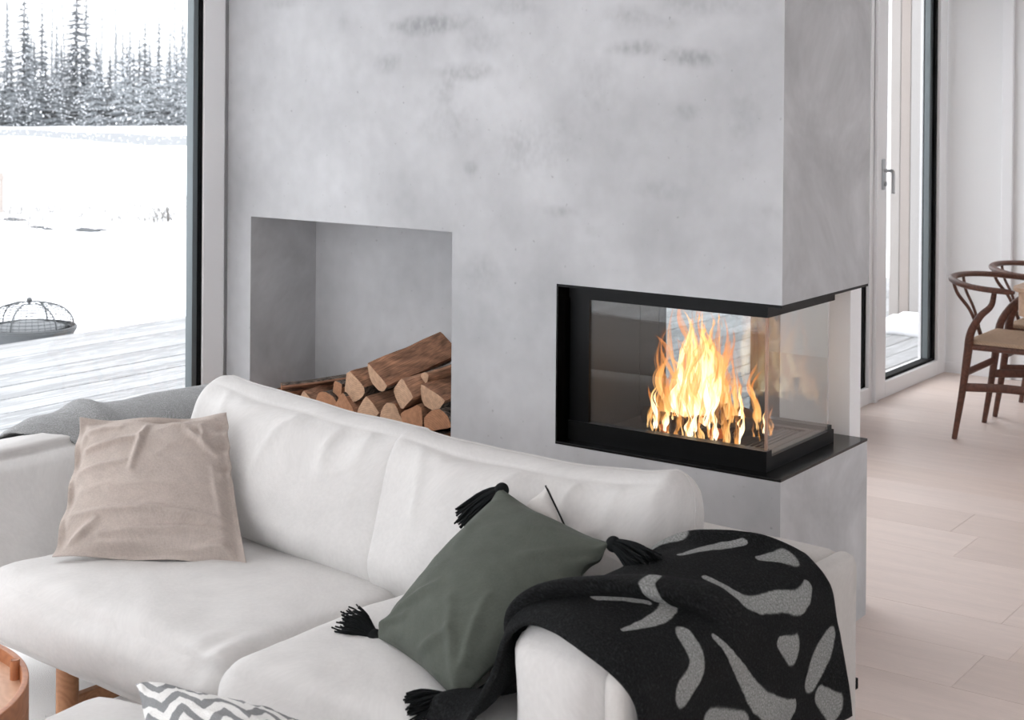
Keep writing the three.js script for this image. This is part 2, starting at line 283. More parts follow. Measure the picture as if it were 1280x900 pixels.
solid('support_post', 'slim white post standing behind the glazed corner of the fireplace', 'post', rbox(-0.135, -0.063, 0, CH, -0.71, -0.625, 0.003), whitePaint);

// left wall: one great pane from floor to lintel
struct('wall_left', merge([box(-2.4, -2.15, 2.5, CH, 0, 6.7), box(-2.4, -2.15, -0.2, 0.0, 0, 6.7), box(-2.4, -2.15, 0, 2.5, 5.6, 6.7)]), wallWhite, 'white wall round the great picture window', 'wall');
{
  const w = struct('window_1', null, null, 'tall picture window beside the plaster wall with white frame and black gasket', 'window');
  part('window_frame', merge([rbox(-2.2, -2.148, 0, 2.5, 0.019, 0.118, 0.003), rbox(-2.26, -2.148, 0, 0.06, 0.118, 5.5, 0.003), rbox(-2.26, -2.148, 2.42, 2.5, 0.118, 5.5, 0.003), rbox(-2.26, -2.148, 0, 2.5, 5.5, 5.6, 0.003)]), whitePaint, w);
  part('frame_recess', merge([box(-2.26, -2.172, 0, 2.5, -0.03, 0.019), box(-2.26, -2.1532, 0, 2.5, -0.08, -0.03)]), whitePaint, w);
  part('gasket', merge([box(-2.2, -2.156, 0.06, 2.42, 0.118, 0.138), box(-2.2, -2.156, 0.06, 0.08, 0.138, 5.5), box(-2.2, -2.156, 2.40, 2.42, 0.138, 5.5), box(-2.2, -2.156, 0.08, 2.40, 5.48, 5.5)]), blackRubber, w, 'black gasket round the glass');
  part('spacer', merge([box(-2.19, -2.158, 0.08, 2.40, 0.138, 0.160), box(-2.19, -2.158, 0.08, 0.10, 0.160, 5.48)]), greySteel, w, 'grey metal spacer bar in the glass');
  part('glass', merge([box(-2.176, -2.174, 0.08, 2.4, 0.15, 5.48)]), pane, w);
}
// behind the chimney: wall with a window and the terrace door
struct('wall_terrace', merge([box(-1.26, -1.195, -0.2, CH, -0.75, -0.612), box(-1.26, -1.195, 2.3, CH, -4.7, -0.75), box(-1.26, -1.195, -0.2, 0, -4.7, -0.75), box(-1.26, -1.195, 0, 2.3, -3.27, -2.53)]), wallWhite, 'white wall behind the chimney holding the terrace door', 'wall');
{
  const w = struct('window_2', null, null, 'window seen through the fireplace glass with a wide dark post', 'window');
  part('window_frame', merge([box(-1.25, -1.2, 0, 2.3, -0.8, -0.75), box(-1.25, -1.2, 0, 0.07, -2.3, -0.8), box(-1.25, -1.2, 2.22, 2.3, -2.3, -0.8)]), whitePaint, w);
  part('frame_post', rbox(-1.235, -1.195, 0, 2.3, -2.53, -2.30, 0.004), std({ color: 0x2a2522, roughness: 0.6 }), w, 'dark brown post');
  part('glass', box(-1.222, -1.218, 0.06, 2.24, -2.31, -0.78), pane, w);
}
{
  const w = struct('window_3', null, null, 'narrow fixed sidelight left of the terrace door with black gasket', 'window');
  part('window_frame', merge([rbox(-1.30, -1.185, 0, 2.3, -3.33, -3.27, 0.003), rbox(-1.30, -1.185, 0, 0.085, -3.565, -3.33, 0.003), rbox(-1.30, -1.185, 2.2, 2.3, -3.565, -3.33, 0.003), rbox(-1.30, -1.185, 0, 2.3, -3.605, -3.565, 0.003)]), whitePaint, w);
  part('gasket', merge([box(-1.26, -1.205, 0.085, 2.2, -3.565, -3.535), box(-1.26, -1.205, 0.085, 0.1, -3.565, -3.33)]), blackRubber, w);
  part('glass', box(-1.24, -1.236, 0.09, 2.2, -3.56, -3.33), pane, w);
  const d = struct('door_1', null, null, 'white framed glass terrace door with grey lever handle', 'door');
  part('door_frame', merge([rbox(-1.30, -1.18, 0, 2.3, -3.78, -3.607, 0.004), rbox(-1.30, -1.18, 0, 0.083, -4.58, -3.78, 0.004), rbox(-1.30, -1.18, 2.2, 2.3, -4.58, -3.78, 0.004), rbox(-1.30, -1.18, 0, 2.3, -4.69, -4.58, 0.004), rbox(-1.26, -1.165, 0, 2.3, -3.64, -3.607, 0.003)]), whitePaint, d);
  part('gasket', merge([box(-1.27, -1.2, 0.083, 2.2, -4.58, -4.545), box(-1.25, -1.2, 0.083, 0.098, -4.55, -3.78), box(-1.25, -1.22, 0.083, 2.2, -3.79, -3.78)]), blackRubber, d);
  part('spacer', box(-1.245, -1.215, 0.098, 2.2, -4.545, -4.50), greySteel, d);
  part('glass', box(-1.236, -1.232, 0.09, 2.2, -4.56, -3.78), pane, d);
  const h = part('handle_plate', rbox(-1.18, -1.172, 1.10, 1.26, -3.735, -3.70, 0.003), brushed, d, 'grey metal handle plate');
  part('handle', merge([sweep([V(-1.172, 1.2, -3.718), V(-1.135, 1.2, -3.718)], () => [0.009, 0.009], { n: 4 }), sweep([V(-1.135, 1.2, -3.718), V(-1.132, 1.195, -3.735), V(-1.132, 1.12, -3.742), V(-1.132, 1.08, -3.742)], () => [0.009, 0.008], { n: 16 })]), brushed, h);
  part('lock_cylinder', sweep([V(-1.172, 1.13, -3.718), V(-1.16, 1.13, -3.718)], () => [0.012, 0.012], { n: 3 }), brushed, h);
}
struct('wall_back', box(-1.2, 5.2, -0.2, CH, -4.9, -4.7), wallWhite, 'plain white wall behind the dining chairs', 'wall');
struct('trim_1', rbox(-0.86, -0.80, 0, CH, -4.7, -4.672, 0.004), whitePaint, 'white vertical casing on the wall behind the dining chairs', 'trim');
struct('trim_2', rbox(-0.74, 0.25, 0.0, CH, -4.7, -4.682, 0.004), whitePaint, 'smooth white panel beside the vertical casing behind the chairs', 'trim');
struct('baseboard_back', box(-1.195, -0.86, 0, 0.06, -4.7, -4.69), whitePaint, 'low white baseboard below the dining room wall', 'baseboard');
struct('wall_right', merge([box(5.0, 5.2, -0.2, CH, -4.9, -4.6), box(5.0, 5.2, -0.2, CH, -1.9, 6.7), box(5.0, 5.2, -0.2, 0.05, -4.6, -1.9), box(5.0, 5.2, 2.6, CH, -4.6, -1.9)]), wallWhite, 'white wall opposite the picture window', 'wall');
{
  const w = struct('window_4', null, null, 'tall dining room window opposite the terrace door', 'window');
  part('window_frame', merge([box(5.05, 5.15, 0.05, 2.6, -4.6, -4.53), box(5.05, 5.15, 0.05, 2.6, -1.97, -1.9), box(5.05, 5.15, 0.05, 0.12, -4.53, -1.97), box(5.05, 5.15, 2.53, 2.6, -4.53, -1.97)]), whitePaint, w);
  part('glass', box(5.1, 5.104, 0.1, 2.55, -4.55, -1.95), pane, w);
}
struct('wall_rear', merge([box(-2.4, -2.1, -0.2, CH, 6.5, 6.7), box(4.9, 5.2, -0.2, CH, 6.5, 6.7), box(-2.1, 4.9, -0.2, 0.03, 6.5, 6.7), box(-2.1, 4.9, 2.65, CH, 6.5, 6.7)]), wallWhite, 'white wall facing the fireplace', 'wall');
{
  const w = struct('window_5', null, null, 'wide window facing the fireplace wall', 'window');
  part('window_frame', merge([box(-2.1, -2.03, 0.03, 2.65, 6.55, 6.65), box(4.83, 4.9, 0.03, 2.65, 6.55, 6.65), box(1.37, 1.43, 0.1, 2.58, 6.55, 6.65), box(-2.03, 4.83, 0.03, 0.1, 6.55, 6.65), box(-2.03, 4.83, 2.58, 2.65, 6.55, 6.65)]), whitePaint, w);
  for (const [a, b] of [[-2.05, 1.38], [1.42, 4.85]]) part('glass', box(a, b, 0.08, 2.6, 6.6, 6.604), pane, w);
}

// ------------------------------------------------------------------ outdoors
{ // terrace: boards along the house, dusted with snow
  const deck = struct('terrace_deck', null, null, 'wooden terrace boards dusted with snow outside the windows', 'deck');
  const mats = deckMaps.map((m) => std({ map: m, roughness: 0.85 }));
  let k = 0;
  for (let x = -6.32; x < -1.45; x += 0.145, k++) {
    const z1 = x + 0.138 > -2.42 ? -0.63 : 7.5;
    const g = rbox(x, Math.min(x + 0.138, -1.4), -0.055, -0.027 + rr(0, 0.003), -9, z1, 0.004, 1), uv = g.attributes.uv, o = rnd() * 3, o2 = rnd();
    for (let i = 0; i < uv.count; i++) uv.setXY(i, uv.getX(i) + o2, uv.getY(i) + o);
    part('deck_board', g, mats[k % 3], deck);
  }
  part('deck_joist', merge([-8.5, -6.5, -4.5, -2.5, -0.9].map((z) => box(-6.3, -1.45, -0.3, -0.056, z, z + 0.06)).concat([box(-6.3, -6.27, -0.3, -0.056, -9, 7.5)])), std({ color: 0x6e6a66, roughness: 0.9 }), deck);
}
const groundY = (x, z) => -0.52 + smooth(7, 24, Math.hypot(x + 2, z - 1)) * (0.34 * fbm(x * 0.05, z * 0.05, 1, 3) + 0.10 * fbm(x * 0.28, z * 0.28, 4, 3));
{ // snow field, with low drifts
  const g = new THREE.PlaneGeometry(320, 320, 260, 260).rotateX(-Math.PI / 2), p = g.attributes.position;
  for (let i = 0; i < p.count; i++) {
    p.setY(i, groundY(p.getX(i), p.getZ(i)));
  }
  g.computeVertexNormals();
  struct('ground', g, snowMat, 'open snow covered field beyond the terrace', 'snow');
}
// the edge of the wood: metres along it (0 to 11.4 m is its stretch opposite the window) and metres further away from the house
const treeLine = (m) => { const t = m / 11.4; return [mix(-75.3, -69, t), mix(-50.7, -60.2, t)]; };
const eyeX = 1.7, eyeZ = 3.7;
const outward = (m, far) => { const [x, z] = treeLine(m), d = Math.hypot(x - eyeX, z - eyeZ), k = (d + far) / d; return [eyeX + (x - eyeX) * k, eyeZ + (z - eyeZ) * k]; };
{ // grey strip of swept ice in front of the wood
  const pts = []; for (let i = -12; i <= 32; i++) { const m = i * 0.57, [x, z] = outward(m, -26 + 1.5 * Math.sin(i * 0.35) - 1.05 * m), [x2, z2] = outward(m, -14 - 0.6 * m + 1.2 * Math.sin(i * 0.65)); pts.push([x, z, x2, z2]); }
  const pos = [], idx = [];
  pts.forEach(([x, z, x2, z2], i) => { for (let j = 0; j <= 24; j++) { const t = j / 24, X = mix(x, x2, t), Z = mix(z, z2, t); pos.push(X, groundY(X, Z) - 0.03 + 0.12 * Math.pow(Math.sin(Math.PI * t), 0.4), Z); if (i && j) { const a = i * 25 + j; idx.push(a, a - 1, a - 25, a - 25, a - 1, a - 26); } } });
  const g = new THREE.BufferGeometry(); g.setAttribute('position', new THREE.Float32BufferAttribute(pos, 3)); g.setIndex(idx); g.computeVertexNormals();
  solid('ice_strip', 'grey strip of bare ice crossing the snow field below the wood', 'ice', g, std({ color: 0x6d7073, roughness: 0.8 }));
}
// conifers of the wood; distance haze is painted into their grey tones
const hazeTones = [0x5c6063, 0x6b7073, 0x7c8184, 0x8a8f92].map((c) => std({ color: c, roughness: 1 }));
const barkGrey = std({ color: 0x505254, roughness: 1 }), paleBark = std({ color: 0x75787b, roughness: 1 });
function coniferGeo(h, w, layers) {
  const list = [];
  for (let l = 0; l < layers; l++) {
    const t = l / (layers - 1), y = mix(0.06, 0.985, t) * h, R = w / 2 * Math.pow(1 - t, 0.8) + 0.05, n = Math.round(mix(11, 5, t));
    for (let i = 0; i < n; i++) {
      if (rnd() < 0.08) continue;
      const a = (i + rnd() * 0.8) / n * Math.PI * 2 + l, len = R * rr(0.7, 1.2), c = new THREE.ConeGeometry(0.11 * len + 0.05, len, 4, 1);
      c.translate(0, len / 2, 0); c.rotateZ(-Math.PI / 2 - rr(0.15, 0.5)); c.scale(1, 0.55, 1); c.rotateY(a); c.translate(0, y + rr(-0.1, 0.1), 0); list.push(c);
    }
  }
  return merge(list);
}
const conifers = [[11, 3.2, 26], [9, 2.6, 24], [5, 2.4, 15], [3.4, 2.6, 11], [7, 2.3, 20]].map((a) => ({ f: coniferGeo(...a), t: new THREE.CylinderGeometry(0.03, 0.13, a[0] * 0.96, 6).translate(0, a[0] * 0.48, 0) }));
// place along the edge of the wood, depth behind it, which shape, haze tone, label
const treeSpots = [
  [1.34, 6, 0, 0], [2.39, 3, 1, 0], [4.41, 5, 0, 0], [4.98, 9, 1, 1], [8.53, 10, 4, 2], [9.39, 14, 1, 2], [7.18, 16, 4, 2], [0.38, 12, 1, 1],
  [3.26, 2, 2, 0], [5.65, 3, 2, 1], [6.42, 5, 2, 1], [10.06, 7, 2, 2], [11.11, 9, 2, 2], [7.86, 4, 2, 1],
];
const kinds = ['tall narrow haze-toned spruce rising above the wood edge', 'haze-toned spruce with a slender crown behind the wood edge', 'young grey spruce of middling height at the wood edge', 'low haze-toned spruce scrub at the foot of the wood', 'pale haze-toned spruce standing back in the wood'];
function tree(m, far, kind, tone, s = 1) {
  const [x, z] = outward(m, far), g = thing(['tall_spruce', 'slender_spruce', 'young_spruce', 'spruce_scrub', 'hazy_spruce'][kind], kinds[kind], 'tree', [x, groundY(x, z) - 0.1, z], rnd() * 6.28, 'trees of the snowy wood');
  g.scale.setScalar(s); part('trunk', conifers[kind].t, barkGrey, g); part('foliage', conifers[kind].f, hazeTones[tone], g);
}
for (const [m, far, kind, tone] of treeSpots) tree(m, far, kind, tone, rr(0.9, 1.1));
for (let m = -2.9; m < 15.8; m += 0.53) tree(m + rr(-0.2, 0.2), rr(0, 3), 3, m < 2.9 ? 1 : m < 6.2 ? 2 : 3, rr(0.85, 1.25));  // tones grow paler along the edge, standing in for thicker haze
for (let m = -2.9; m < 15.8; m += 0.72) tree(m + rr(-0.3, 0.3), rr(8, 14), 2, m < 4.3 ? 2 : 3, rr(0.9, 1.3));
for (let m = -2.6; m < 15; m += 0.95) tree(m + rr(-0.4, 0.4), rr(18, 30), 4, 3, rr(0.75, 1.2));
for (const [m, far] of [[3.6, 12], [5.9, 16], [10.3, 12], [10.9, 18], [0.25, 9], [3, 15], [6.7, 20]]) { // bare birches
  const [x, z] = outward(m, far), h = rr(9, 12), g = thing('bare_birch', 'thin bare birch between the spruces of the wood', 'tree', [x, groundY(x, z) - 0.1, z], 0, 'bare birches in the wood');
  part('trunk', sweep([V(0, 0, 0), V(rr(-0.2, 0.2), h / 2, 0), V(rr(-0.3, 0.3), h, 0)], (t) => [mix(0.09, 0.02, t), mix(0.09, 0.02, t)], { n: 8, m: 5 }), paleBark, g);
  const tw = []; for (let i = 0; i < 60; i++) { const y = rr(0.25, 0.98) * h, a = rnd() * 6.28, l = rr(0.6, 1.6) * (1.15 - y / h); tw.push(sweep([V(0, y, 0), V(Math.cos(a) * l * 0.6, y + l * 0.5, Math.sin(a) * l * 0.6), V(Math.cos(a) * l, y + l * 0.7, Math.sin(a) * l)], (t) => [mix(0.022, 0.008, t), mix(0.022, 0.008, t)], { n: 3, m: 3, cap: false })); }
  part('twigs', merge(tw), hazeTones[2], g);
}
{ // falling snow
  const flakes = new THREE.InstancedMesh(new THREE.IcosahedronGeometry(1, 0), snowMat, 9000), m = new THREE.Matrix4();
  for (let i = 0; i < 9000; i++) { const [x, z] = outward(rr(-5.7, 15.8), 0), k = Math.sqrt(rr(0.035, 0.8)), s = rr(0.006, 0.016) * (0.5 + k); m.makeScale(s, s * 1.3, s); m.setPosition(eyeX + (x - eyeX) * k, rr(-0.4, 10 * k + 1), eyeZ + (z - eyeZ) * k); flakes.setMatrixAt(i, m); }
  flakes.name = numbered('snowflakes'); flakes.userData = { kind: 'stuff', label: 'fine snowflakes falling in front of the wood', category: 'snow' }; scene.add(flakes);
}
{ // dry stalks sticking through the snow
  const stalk = std({ color: 0x5c5955, roughness: 1 });
  const tuft = (x, y, z, n, h, w) => { const l = []; for (let i = 0; i < n; i++) { const a = rr(-w, w), b = rr(-w, w), hh = h * rr(0.5, 1); l.push(sweep([V(a, 0, b), V(a + rr(-0.03, 0.03), hh * 0.6, b), V(a + rr(-0.1, 0.1), hh, b + rr(-0.05, 0.05))], (t) => [mix(0.009, 0.005, t), mix(0.009, 0.005, t)], { n: 3, m: 3, cap: false })); } return merge(l).translate(x, y, z); };
  solid('dry_stalks', 'upright tuft of dry stalks poking out of the snow', 'grass', tuft(0, 0, 0, 16, 0.36, 0.17), stalk, [-16.42, groundY(-16.42, -12.11) - 0.03, -12.11]).userData.kind = 'stuff';
  const l = []; for (let i = 0; i < 230; i++) { const a = rnd(), b = rnd(), x = mix(mix(-20.4, -19.5, a), mix(-17.3, -15.6, a), b), z = mix(mix(-11.3, -15.8, a), mix(-9.2, -12.2, a), b); l.push(tuft(x, groundY(x, z) - 0.04, z, 4, rr(0.10, 0.22), 0.35)); }
  const g = solid('dry_grass', 'thin dry grass showing through the snow of the field', 'grass', merge(l), std({ color: 0x8d8b89, roughness: 1 })); g.userData.kind = 'stuff';
  solid('marker_stake', 'thin weathered wooden stake standing in the snow', 'post', merge([sweep([V(0, 0, 0), V(0.01, 0.62, 0)], () => [0.035, 0.035], { n: 4, m: 7 }), sweep([V(0.01, 0.62, 0), V(0.03, 0.72, 0.02)], (t) => [mix(0.05, 0.03, t), mix(0.05, 0.03, t)], { n: 3, m: 7 })]), std({ color: 0x9a918b, roughness: 1 }), [-19.45, groundY(-19.45, -11.3) - 0.05, -11.3]);
  for (const [x, z, s] of [[-18.25, -10.7, 0.14], [-17.06, -10.29, 0.12], [-16.74, -10.23, 0.08], [-16.21, -10.51, 0.14], [-16.15, -10.73, 0.08]]) { const k = new THREE.IcosahedronGeometry(s, 1); k.scale(1.6, 0.35, 1); const p = k.attributes.position; for (let i = 0; i < p.count; i++) { const q = 1 + 0.3 * n3(p.getX(i) * 9, p.getY(i) * 9, p.getZ(i) * 9); p.setXYZ(i, p.getX(i) * q, p.getY(i) * q, p.getZ(i) * q); } k.computeVertexNormals(); solid('field_stone', 'flat dark stone half buried in the snow beyond the fire bowl', 'stone', k, std({ color: 0x4a4c4e, roughness: 1 }), [x, groundY(x, z), z], 0, 'stones in the snow'); }
}
{ // fire bowl with a wire spark dome, behind the terrace edge
  const R = 0.3, g = thing('fire_bowl', 'round garden fire bowl under a domed wire spark screen past the deck', 'fire pit', [-6.95, -0.535, -2.69]);
  const iron = std({ color: 0x55585a, roughness: 0.8, metalness: 0.2 }), wire = std({ color: 0x4d5052, roughness: 0.6, metalness: 0.4 });
  const lathe = (pts, n = 40) => new THREE.LatheGeometry(pts.map((p) => new THREE.Vector2(...p)), n);
  const Y = 0.47;
  part('bowl', lathe([[0.04, Y - 0.2], [0.18, Y - 0.16], [0.27, Y - 0.07], [R, Y], [R + 0.02, Y + 0.004], [R + 0.02, Y - 0.01], [0.28, Y - 0.08], [0.18, Y - 0.18], [0.04, Y - 0.22]]), iron, g);
  part('rim', new THREE.TorusGeometry(R + 0.012, 0.009, 8, 48).rotateX(Math.PI / 2).translate(0, Y + 0.006, 0), wire, g);
  const dome = (t) => [R * Math.cos(t * 1.35), Y + 0.01 + 0.165 * Math.sin(t * 1.57)];
  for (let i = 0; i < 6; i++) { const pts = []; for (let k = 0; k <= 10; k++) { const [r, y] = dome(k / 10); pts.push(V(Math.cos(i * Math.PI / 3) * r, y, Math.sin(i * Math.PI / 3) * r)); } part('dome_rib', sweep(pts, () => [0.006, 0.006], { n: 14, m: 5 }), wire, g); }
  const mesh = []; for (let k = 0; k < 11; k++) { const [r, y] = dome(k / 11); mesh.push(new THREE.TorusGeometry(r, 0.0022, 4, 40).rotateX(Math.PI / 2).translate(0, y, 0)); }
  for (let i = 0; i < 44; i++) { const pts = []; for (let k = 0; k <= 5; k++) { const [r, y] = dome(k / 6); pts.push(V(Math.cos(i / 44 * 6.283) * r, y, Math.sin(i / 44 * 6.283) * r)); } mesh.push(sweep(pts, () => [0.0018, 0.0018], { n: 6, m: 3, cap: false })); }
  part('wire_mesh', merge(mesh), wire, g);
  part('ash_bed', lathe([[0, Y + 0.035], [0.1, Y + 0.04], [0.2, Y + 0.02], [0.285, Y - 0.01], [0.0, Y - 0.03]], 24), std({ color: 0x6d7072, roughness: 1 }), g);
  part('lid_knob', merge([new THREE.SphereGeometry(0.02, 12, 8).translate(0, Y + 0.195, 0), new THREE.CylinderGeometry(0.008, 0.012, 0.03, 8).translate(0, Y + 0.175, 0)]), wire, g);
  for (let i = 0; i < 3; i++) { const a = i * 2.094 + 0.4; part('leg', sweep([V(Math.cos(a) * 0.2, Y - 0.13, Math.sin(a) * 0.2), V(Math.cos(a) * 0.27, -0.04, Math.sin(a) * 0.27)], () => [0.014, 0.014], { n: 4, m: 7 }), iron, g); }
}
{ // wing of the house seen through the terrace door
  const g = thing('clad_wall', 'pale vertical board cladding of the house wing outside the terrace door', 'wall', [-1.6, -0.03, -6.5]);
  part('backing', box(-0.62, 0.68, 0, 3.2, -0.3, -0.025), std({ color: 0x8a827c, roughness: 1 }), g);
  const mats = [0x9c9692, 0x94908d, 0xa3a09e, 0x968c86].map((c) => std({ color: c, roughness: 0.9, bumpMap: plasterBump, bumpScale: 0.003 }));
  let k = 0; for (let x = -0.62; x < 0.62; x += 0.075, k++) part('cladding_board', rbox(x, x + 0.070, 0, 3.2, -0.022, rr(0, 0.004), 0.003, 1), mats[(k * 7) % 4], g);
  solid('snow_heap', 'small flat heap of snow lying on the deck beside the cladding', 'snow', softBox(0.5, 0.12, 0.4, { r: 0.05, soft: 0.03, seg: [16, 6, 12] }), snowMat, [-1.82, 0.03, -6.12]);
}

// ------------------------------------------------------------------ sofa and what lies on it (own axes: x along the back, z out of it, origin at its back right foot)
const SOFA = V(0.494, 0, 0.663), TURN = -3.3 * Math.PI / 180;
const sofaAt = (x, y, z) => { const c = Math.cos(TURN), s = Math.sin(TURN); return [SOFA.x + x * c + z * s, y, SOFA.z - x * s + z * c]; };
function onSofa(name, label, category, base, group) { const g = thing(name, label, category, sofaAt(...base), TURN, group); return g; }
const shift = (geo, b) => geo.translate(-b[0], -b[1], -b[2]);
{
  const b = [-1.13, 0, 0.45], sofa = onSofa('sofa', 'off-white linen sofa with loose cushions on round oak legs', 'sofa', b);
  const P = (name, geo, mat, par = sofa, label) => part(name, shift(geo, b), mat, par, label);
  P('base', softBox(2.27, 0.085, 0.86, { r: 0.03, seg: [60, 4, 30], soft: 0.003 }).translate(-1.135, 0.225, 0.45), frameClothMat);
  P('back_panel', softBox(2.22, 0.42, 0.11, { r: 0.032, rx: 0.01, seg: [60, 16, 8], soft: 0.003 }).translate(-1.135, 0.392, 0.055), frameClothMat);
  P('arm_panel', softBox(0.06, 0.42, 0.89, { r: 0.029, seg: [8, 20, 40], soft: 0.002 }).translate(-0.022, 0.392, 0.443), frameClothMat);
  P('arm_panel', softBox(0.06, 0.42, 0.89, { r: 0.029, seg: [8, 20, 40], soft: 0.002 }).translate(-2.262, 0.392, 0.443), frameClothMat);
  // arm cushions
  P('arm_cushion', softBox(0.205, 0.37, 0.80, { r: 0.055, bulge: [0.012, 0.02, 0.02], seg: [14, 24, 40], wrinkle: 0.003 }).translate(-0.152, 0.445, 0.495), clothMat);
  P('arm_cushion', softBox(0.30, 0.37, 0.84, { r: 0.05, bulge: [0.01, 0.01, 0.02], seg: [18, 26, 40], wrinkle: 0.004, wscale: [5, 9, 5], warp: (q, X, Y) => { q.x += X > -1 ? (0.13 * (1 - Y) - 0.16 * (1 + Y)) * 0.5 * (X + 1) / 2 : 0; } }).translate(-2.095, 0.43, 0.50), clothMat);
  // seat cushions
  const seat1 = P('seat_cushion', softBox(0.94, 0.17, 0.86, { r: 0.06, bulge: [0.004, 0.026, 0.03], seg: [56, 16, 50], soft: 0.009, wrinkle: 0.003, wscale: [3, 8, 6], warp: (q) => {
    const dx = q.x - 0.40, dz = q.z - 0.39; // tucked fold at the front corner
    const k = Math.exp(-(dx * dx + dz * dz) / 0.006); q.z += 0.012 * k * Math.sin(q.y * 90); q.y += 0.006 * k * Math.sin(q.x * 80);
  } }).translate(-1.415, 0.315, 0.525), clothMat);
  P('seat_cushion', softBox(0.73, 0.185, 0.90, { r: 0.075, bulge: [0.012, 0.03, 0.04], seg: [46, 16, 50], soft: 0.008, wrinkle: 0.003, wscale: [3, 8, 6] }).translate(-0.60, 0.322, 0.545), clothMat);
  // back cushions, leaning
  const leanCushion = (w, h, d, o) => softBox(w, h, d, { r: 0.099, rx: 0.05, bulge: [0.01, 0.006, 0.055], seg: [72, 44, 24], soft: 0.008, wrinkle: 0.012, wscale: [9, 4, 2], wzone: (X, Y, Z) => smooth(-0.5, 0.4, Y) * smooth(-0.2, 0.7, Z) * smooth(1, 0.8, Y) * smooth(1, 0.75, Math.abs(X)), ...o });
  const c1 = leanCushion(0.86, 0.40, 0.20, { warp: (q, X, Y) => { q.y += 0.020 * (1 + Y) / 2 * X * X; q.x += 0.03 * q.y; } });
  c1.rotateX(-0.30); c1.rotateZ(-0.035); c1.rotateY(-0.045); { const o = P('back_cushion', c1.translate(-1.432, 0.562, 0.285), clothMat); part('welt', weltGeo(c1), clothMat, o); }
  const c2 = leanCushion(0.84, 0.40, 0.20, { bulge: [0.008, 0.006, 0.058], warp: (q, X, Y) => { q.y += (0.032 * X * X - 0.012) * (1 + Y) / 2; if (X > 0.7) q.y += 0.012 * (X - 0.7) / 0.3 * Y; } });
  c2.rotateX(-0.28); c2.rotateZ(0.02); { const o = P('back_cushion', c2.translate(-0.668, 0.555, 0.305), clothMat); part('welt', weltGeo(c2), clothMat, o); }
  const oak = std({ map: oakMap, roughness: 0.5 });
  for (const [x, z] of [[-2.12, 0.80], [-0.14, 0.80], [-2.12, 0.09], [-0.14, 0.09]]) P('leg', sweep([V(x, 0.19, z), V(x, 0.007, z)], (t) => [mix(0.027, 0.022, t), mix(0.027, 0.022, t)], { n: 4, m: 18 }), oak, sofa, 'round oak leg');
  P('leg', sweep([V(-1.655, 0.21, 0.845), V(-1.655, 0.007, 0.845)], () => [0.027, 0.027], { n: 4, m: 18 }), oak, sofa, 'round oak leg');
  P('stretcher', rbox(-1.668, -1.642, 0.075, 0.115, 0.10, 0.84, 0.004), oak);
  P('stretcher', rbox(-0.153, -0.127, 0.075, 0.115, 0.10, 0.79, 0.004), oak);
  P('label_tag', box(-0.022, -0.003, 0.300, 0.322, -0.014, 0.004), blackRubber, sofa, 'small black fabric tag on the back edge');
}
const tasselMat = phys({ color: 0x17191a, roughness: 1, specularIntensity: 0.4 });
function tasselGeo(dir, len = 0.085, spread = 0.022) { // bound bunch of threads, hanging from the origin along dir
  const d = dir.clone().normalize(), a = V(0, 1, 0).cross(d).normalize(), b = d.clone().cross(a), l = [new THREE.SphereGeometry(0.016, 12, 9)];
  for (let i = 0; i < 150; i++) {
    const q = rnd() * 6.283, r = Math.sqrt(rnd()), L = len * rr(0.82, 1.05), o = (k, s, g) => d.clone().multiplyScalar(k).addScaledVector(a, Math.cos(q) * r * s).addScaledVector(b, Math.sin(q) * r * s).add(V(0, -g, 0));
    l.push(sweep([o(0.003, 0.010, 0), o(0.03, 0.020, 0), o(L * 0.7, spread, 0.006 + rr(0, 0.004)), o(L, spread * rr(0.9, 1.25), 0.016 * rr(0.5, 1.4))], () => [0.0021, 0.0021], { n: 6, m: 4, cap: false }));
  }
  return merge(l);
}
{ // rug
  const g = softBox(2.5, 0.006, 2.5, { r: 0.002, seg: [60, 1, 60], soft: 0.0006 });
  solid('wool_rug', 'white wool rug on the floor under the sofa and pouf', 'rug', g, std({ color: 0xf3f2f1, roughness: 1, bumpMap: fuzz, bumpScale: 0.004 }), [-0.82, 0.0035, 1.83]);
}
{ // beige linen pillow in the left corner
  const b = [-1.6, 0.43, 0.62], g = onSofa('throw_pillow', 'crumpled beige linen pillow with a narrow flange in the sofa corner', 'pillow', b);
  const geo = pillowGeo(V(-1.925, 0.715, 0.625), V(-1.60, 0.735, 0.40), V(-1.345, 0.420, 0.550), V(-1.765, 0.424, 0.815), 0.13, { flange: 0.04, wr: 0.006, ws: 3, pinch: 0.02, n: 90, seedz: 2.4, folds: [[0.05, 0.74, 0.6, 0.70, 0.022, 0.016], [0.5, 0.71, 0.97, 0.74, 0.022, 0.014], [0.25, 0.86, 0.9, 0.80, 0.02, 0.015], [0.02, 0.30, 0.45, 0.20, 0.022, 0.018], [0.50, 0.02, 0.42, 0.45, 0.02, 0.016], [0.56, 0.06, 0.92, 0.13, 0.022, 0.018], [0.74, 0.12, 0.95, 0.33, 0.02, 0.018], [0.84, 0.08, 0.86, 0.26, 0.018, 0.014], [0.03, 0.44, 0.38, 0.40, 0.02, 0.013], [0.06, 0.95, 0.22, 0.78, 0.024, 0.018], [0.12, 0.92, 0.5, 0.93, 0.02, 0.012], [0.7, 0.95, 0.97, 0.88, 0.024, 0.016], [0.3, 0.56, 0.95, 0.53, 0.03, 0.008], [0.05, 0.14, 0.3, 0.10, 0.024, 0.014], [0.9, 0.4, 0.93, 0.8, 0.02, 0.010]] });
  part('cover', shift(geo, b), linenMat, g);
}
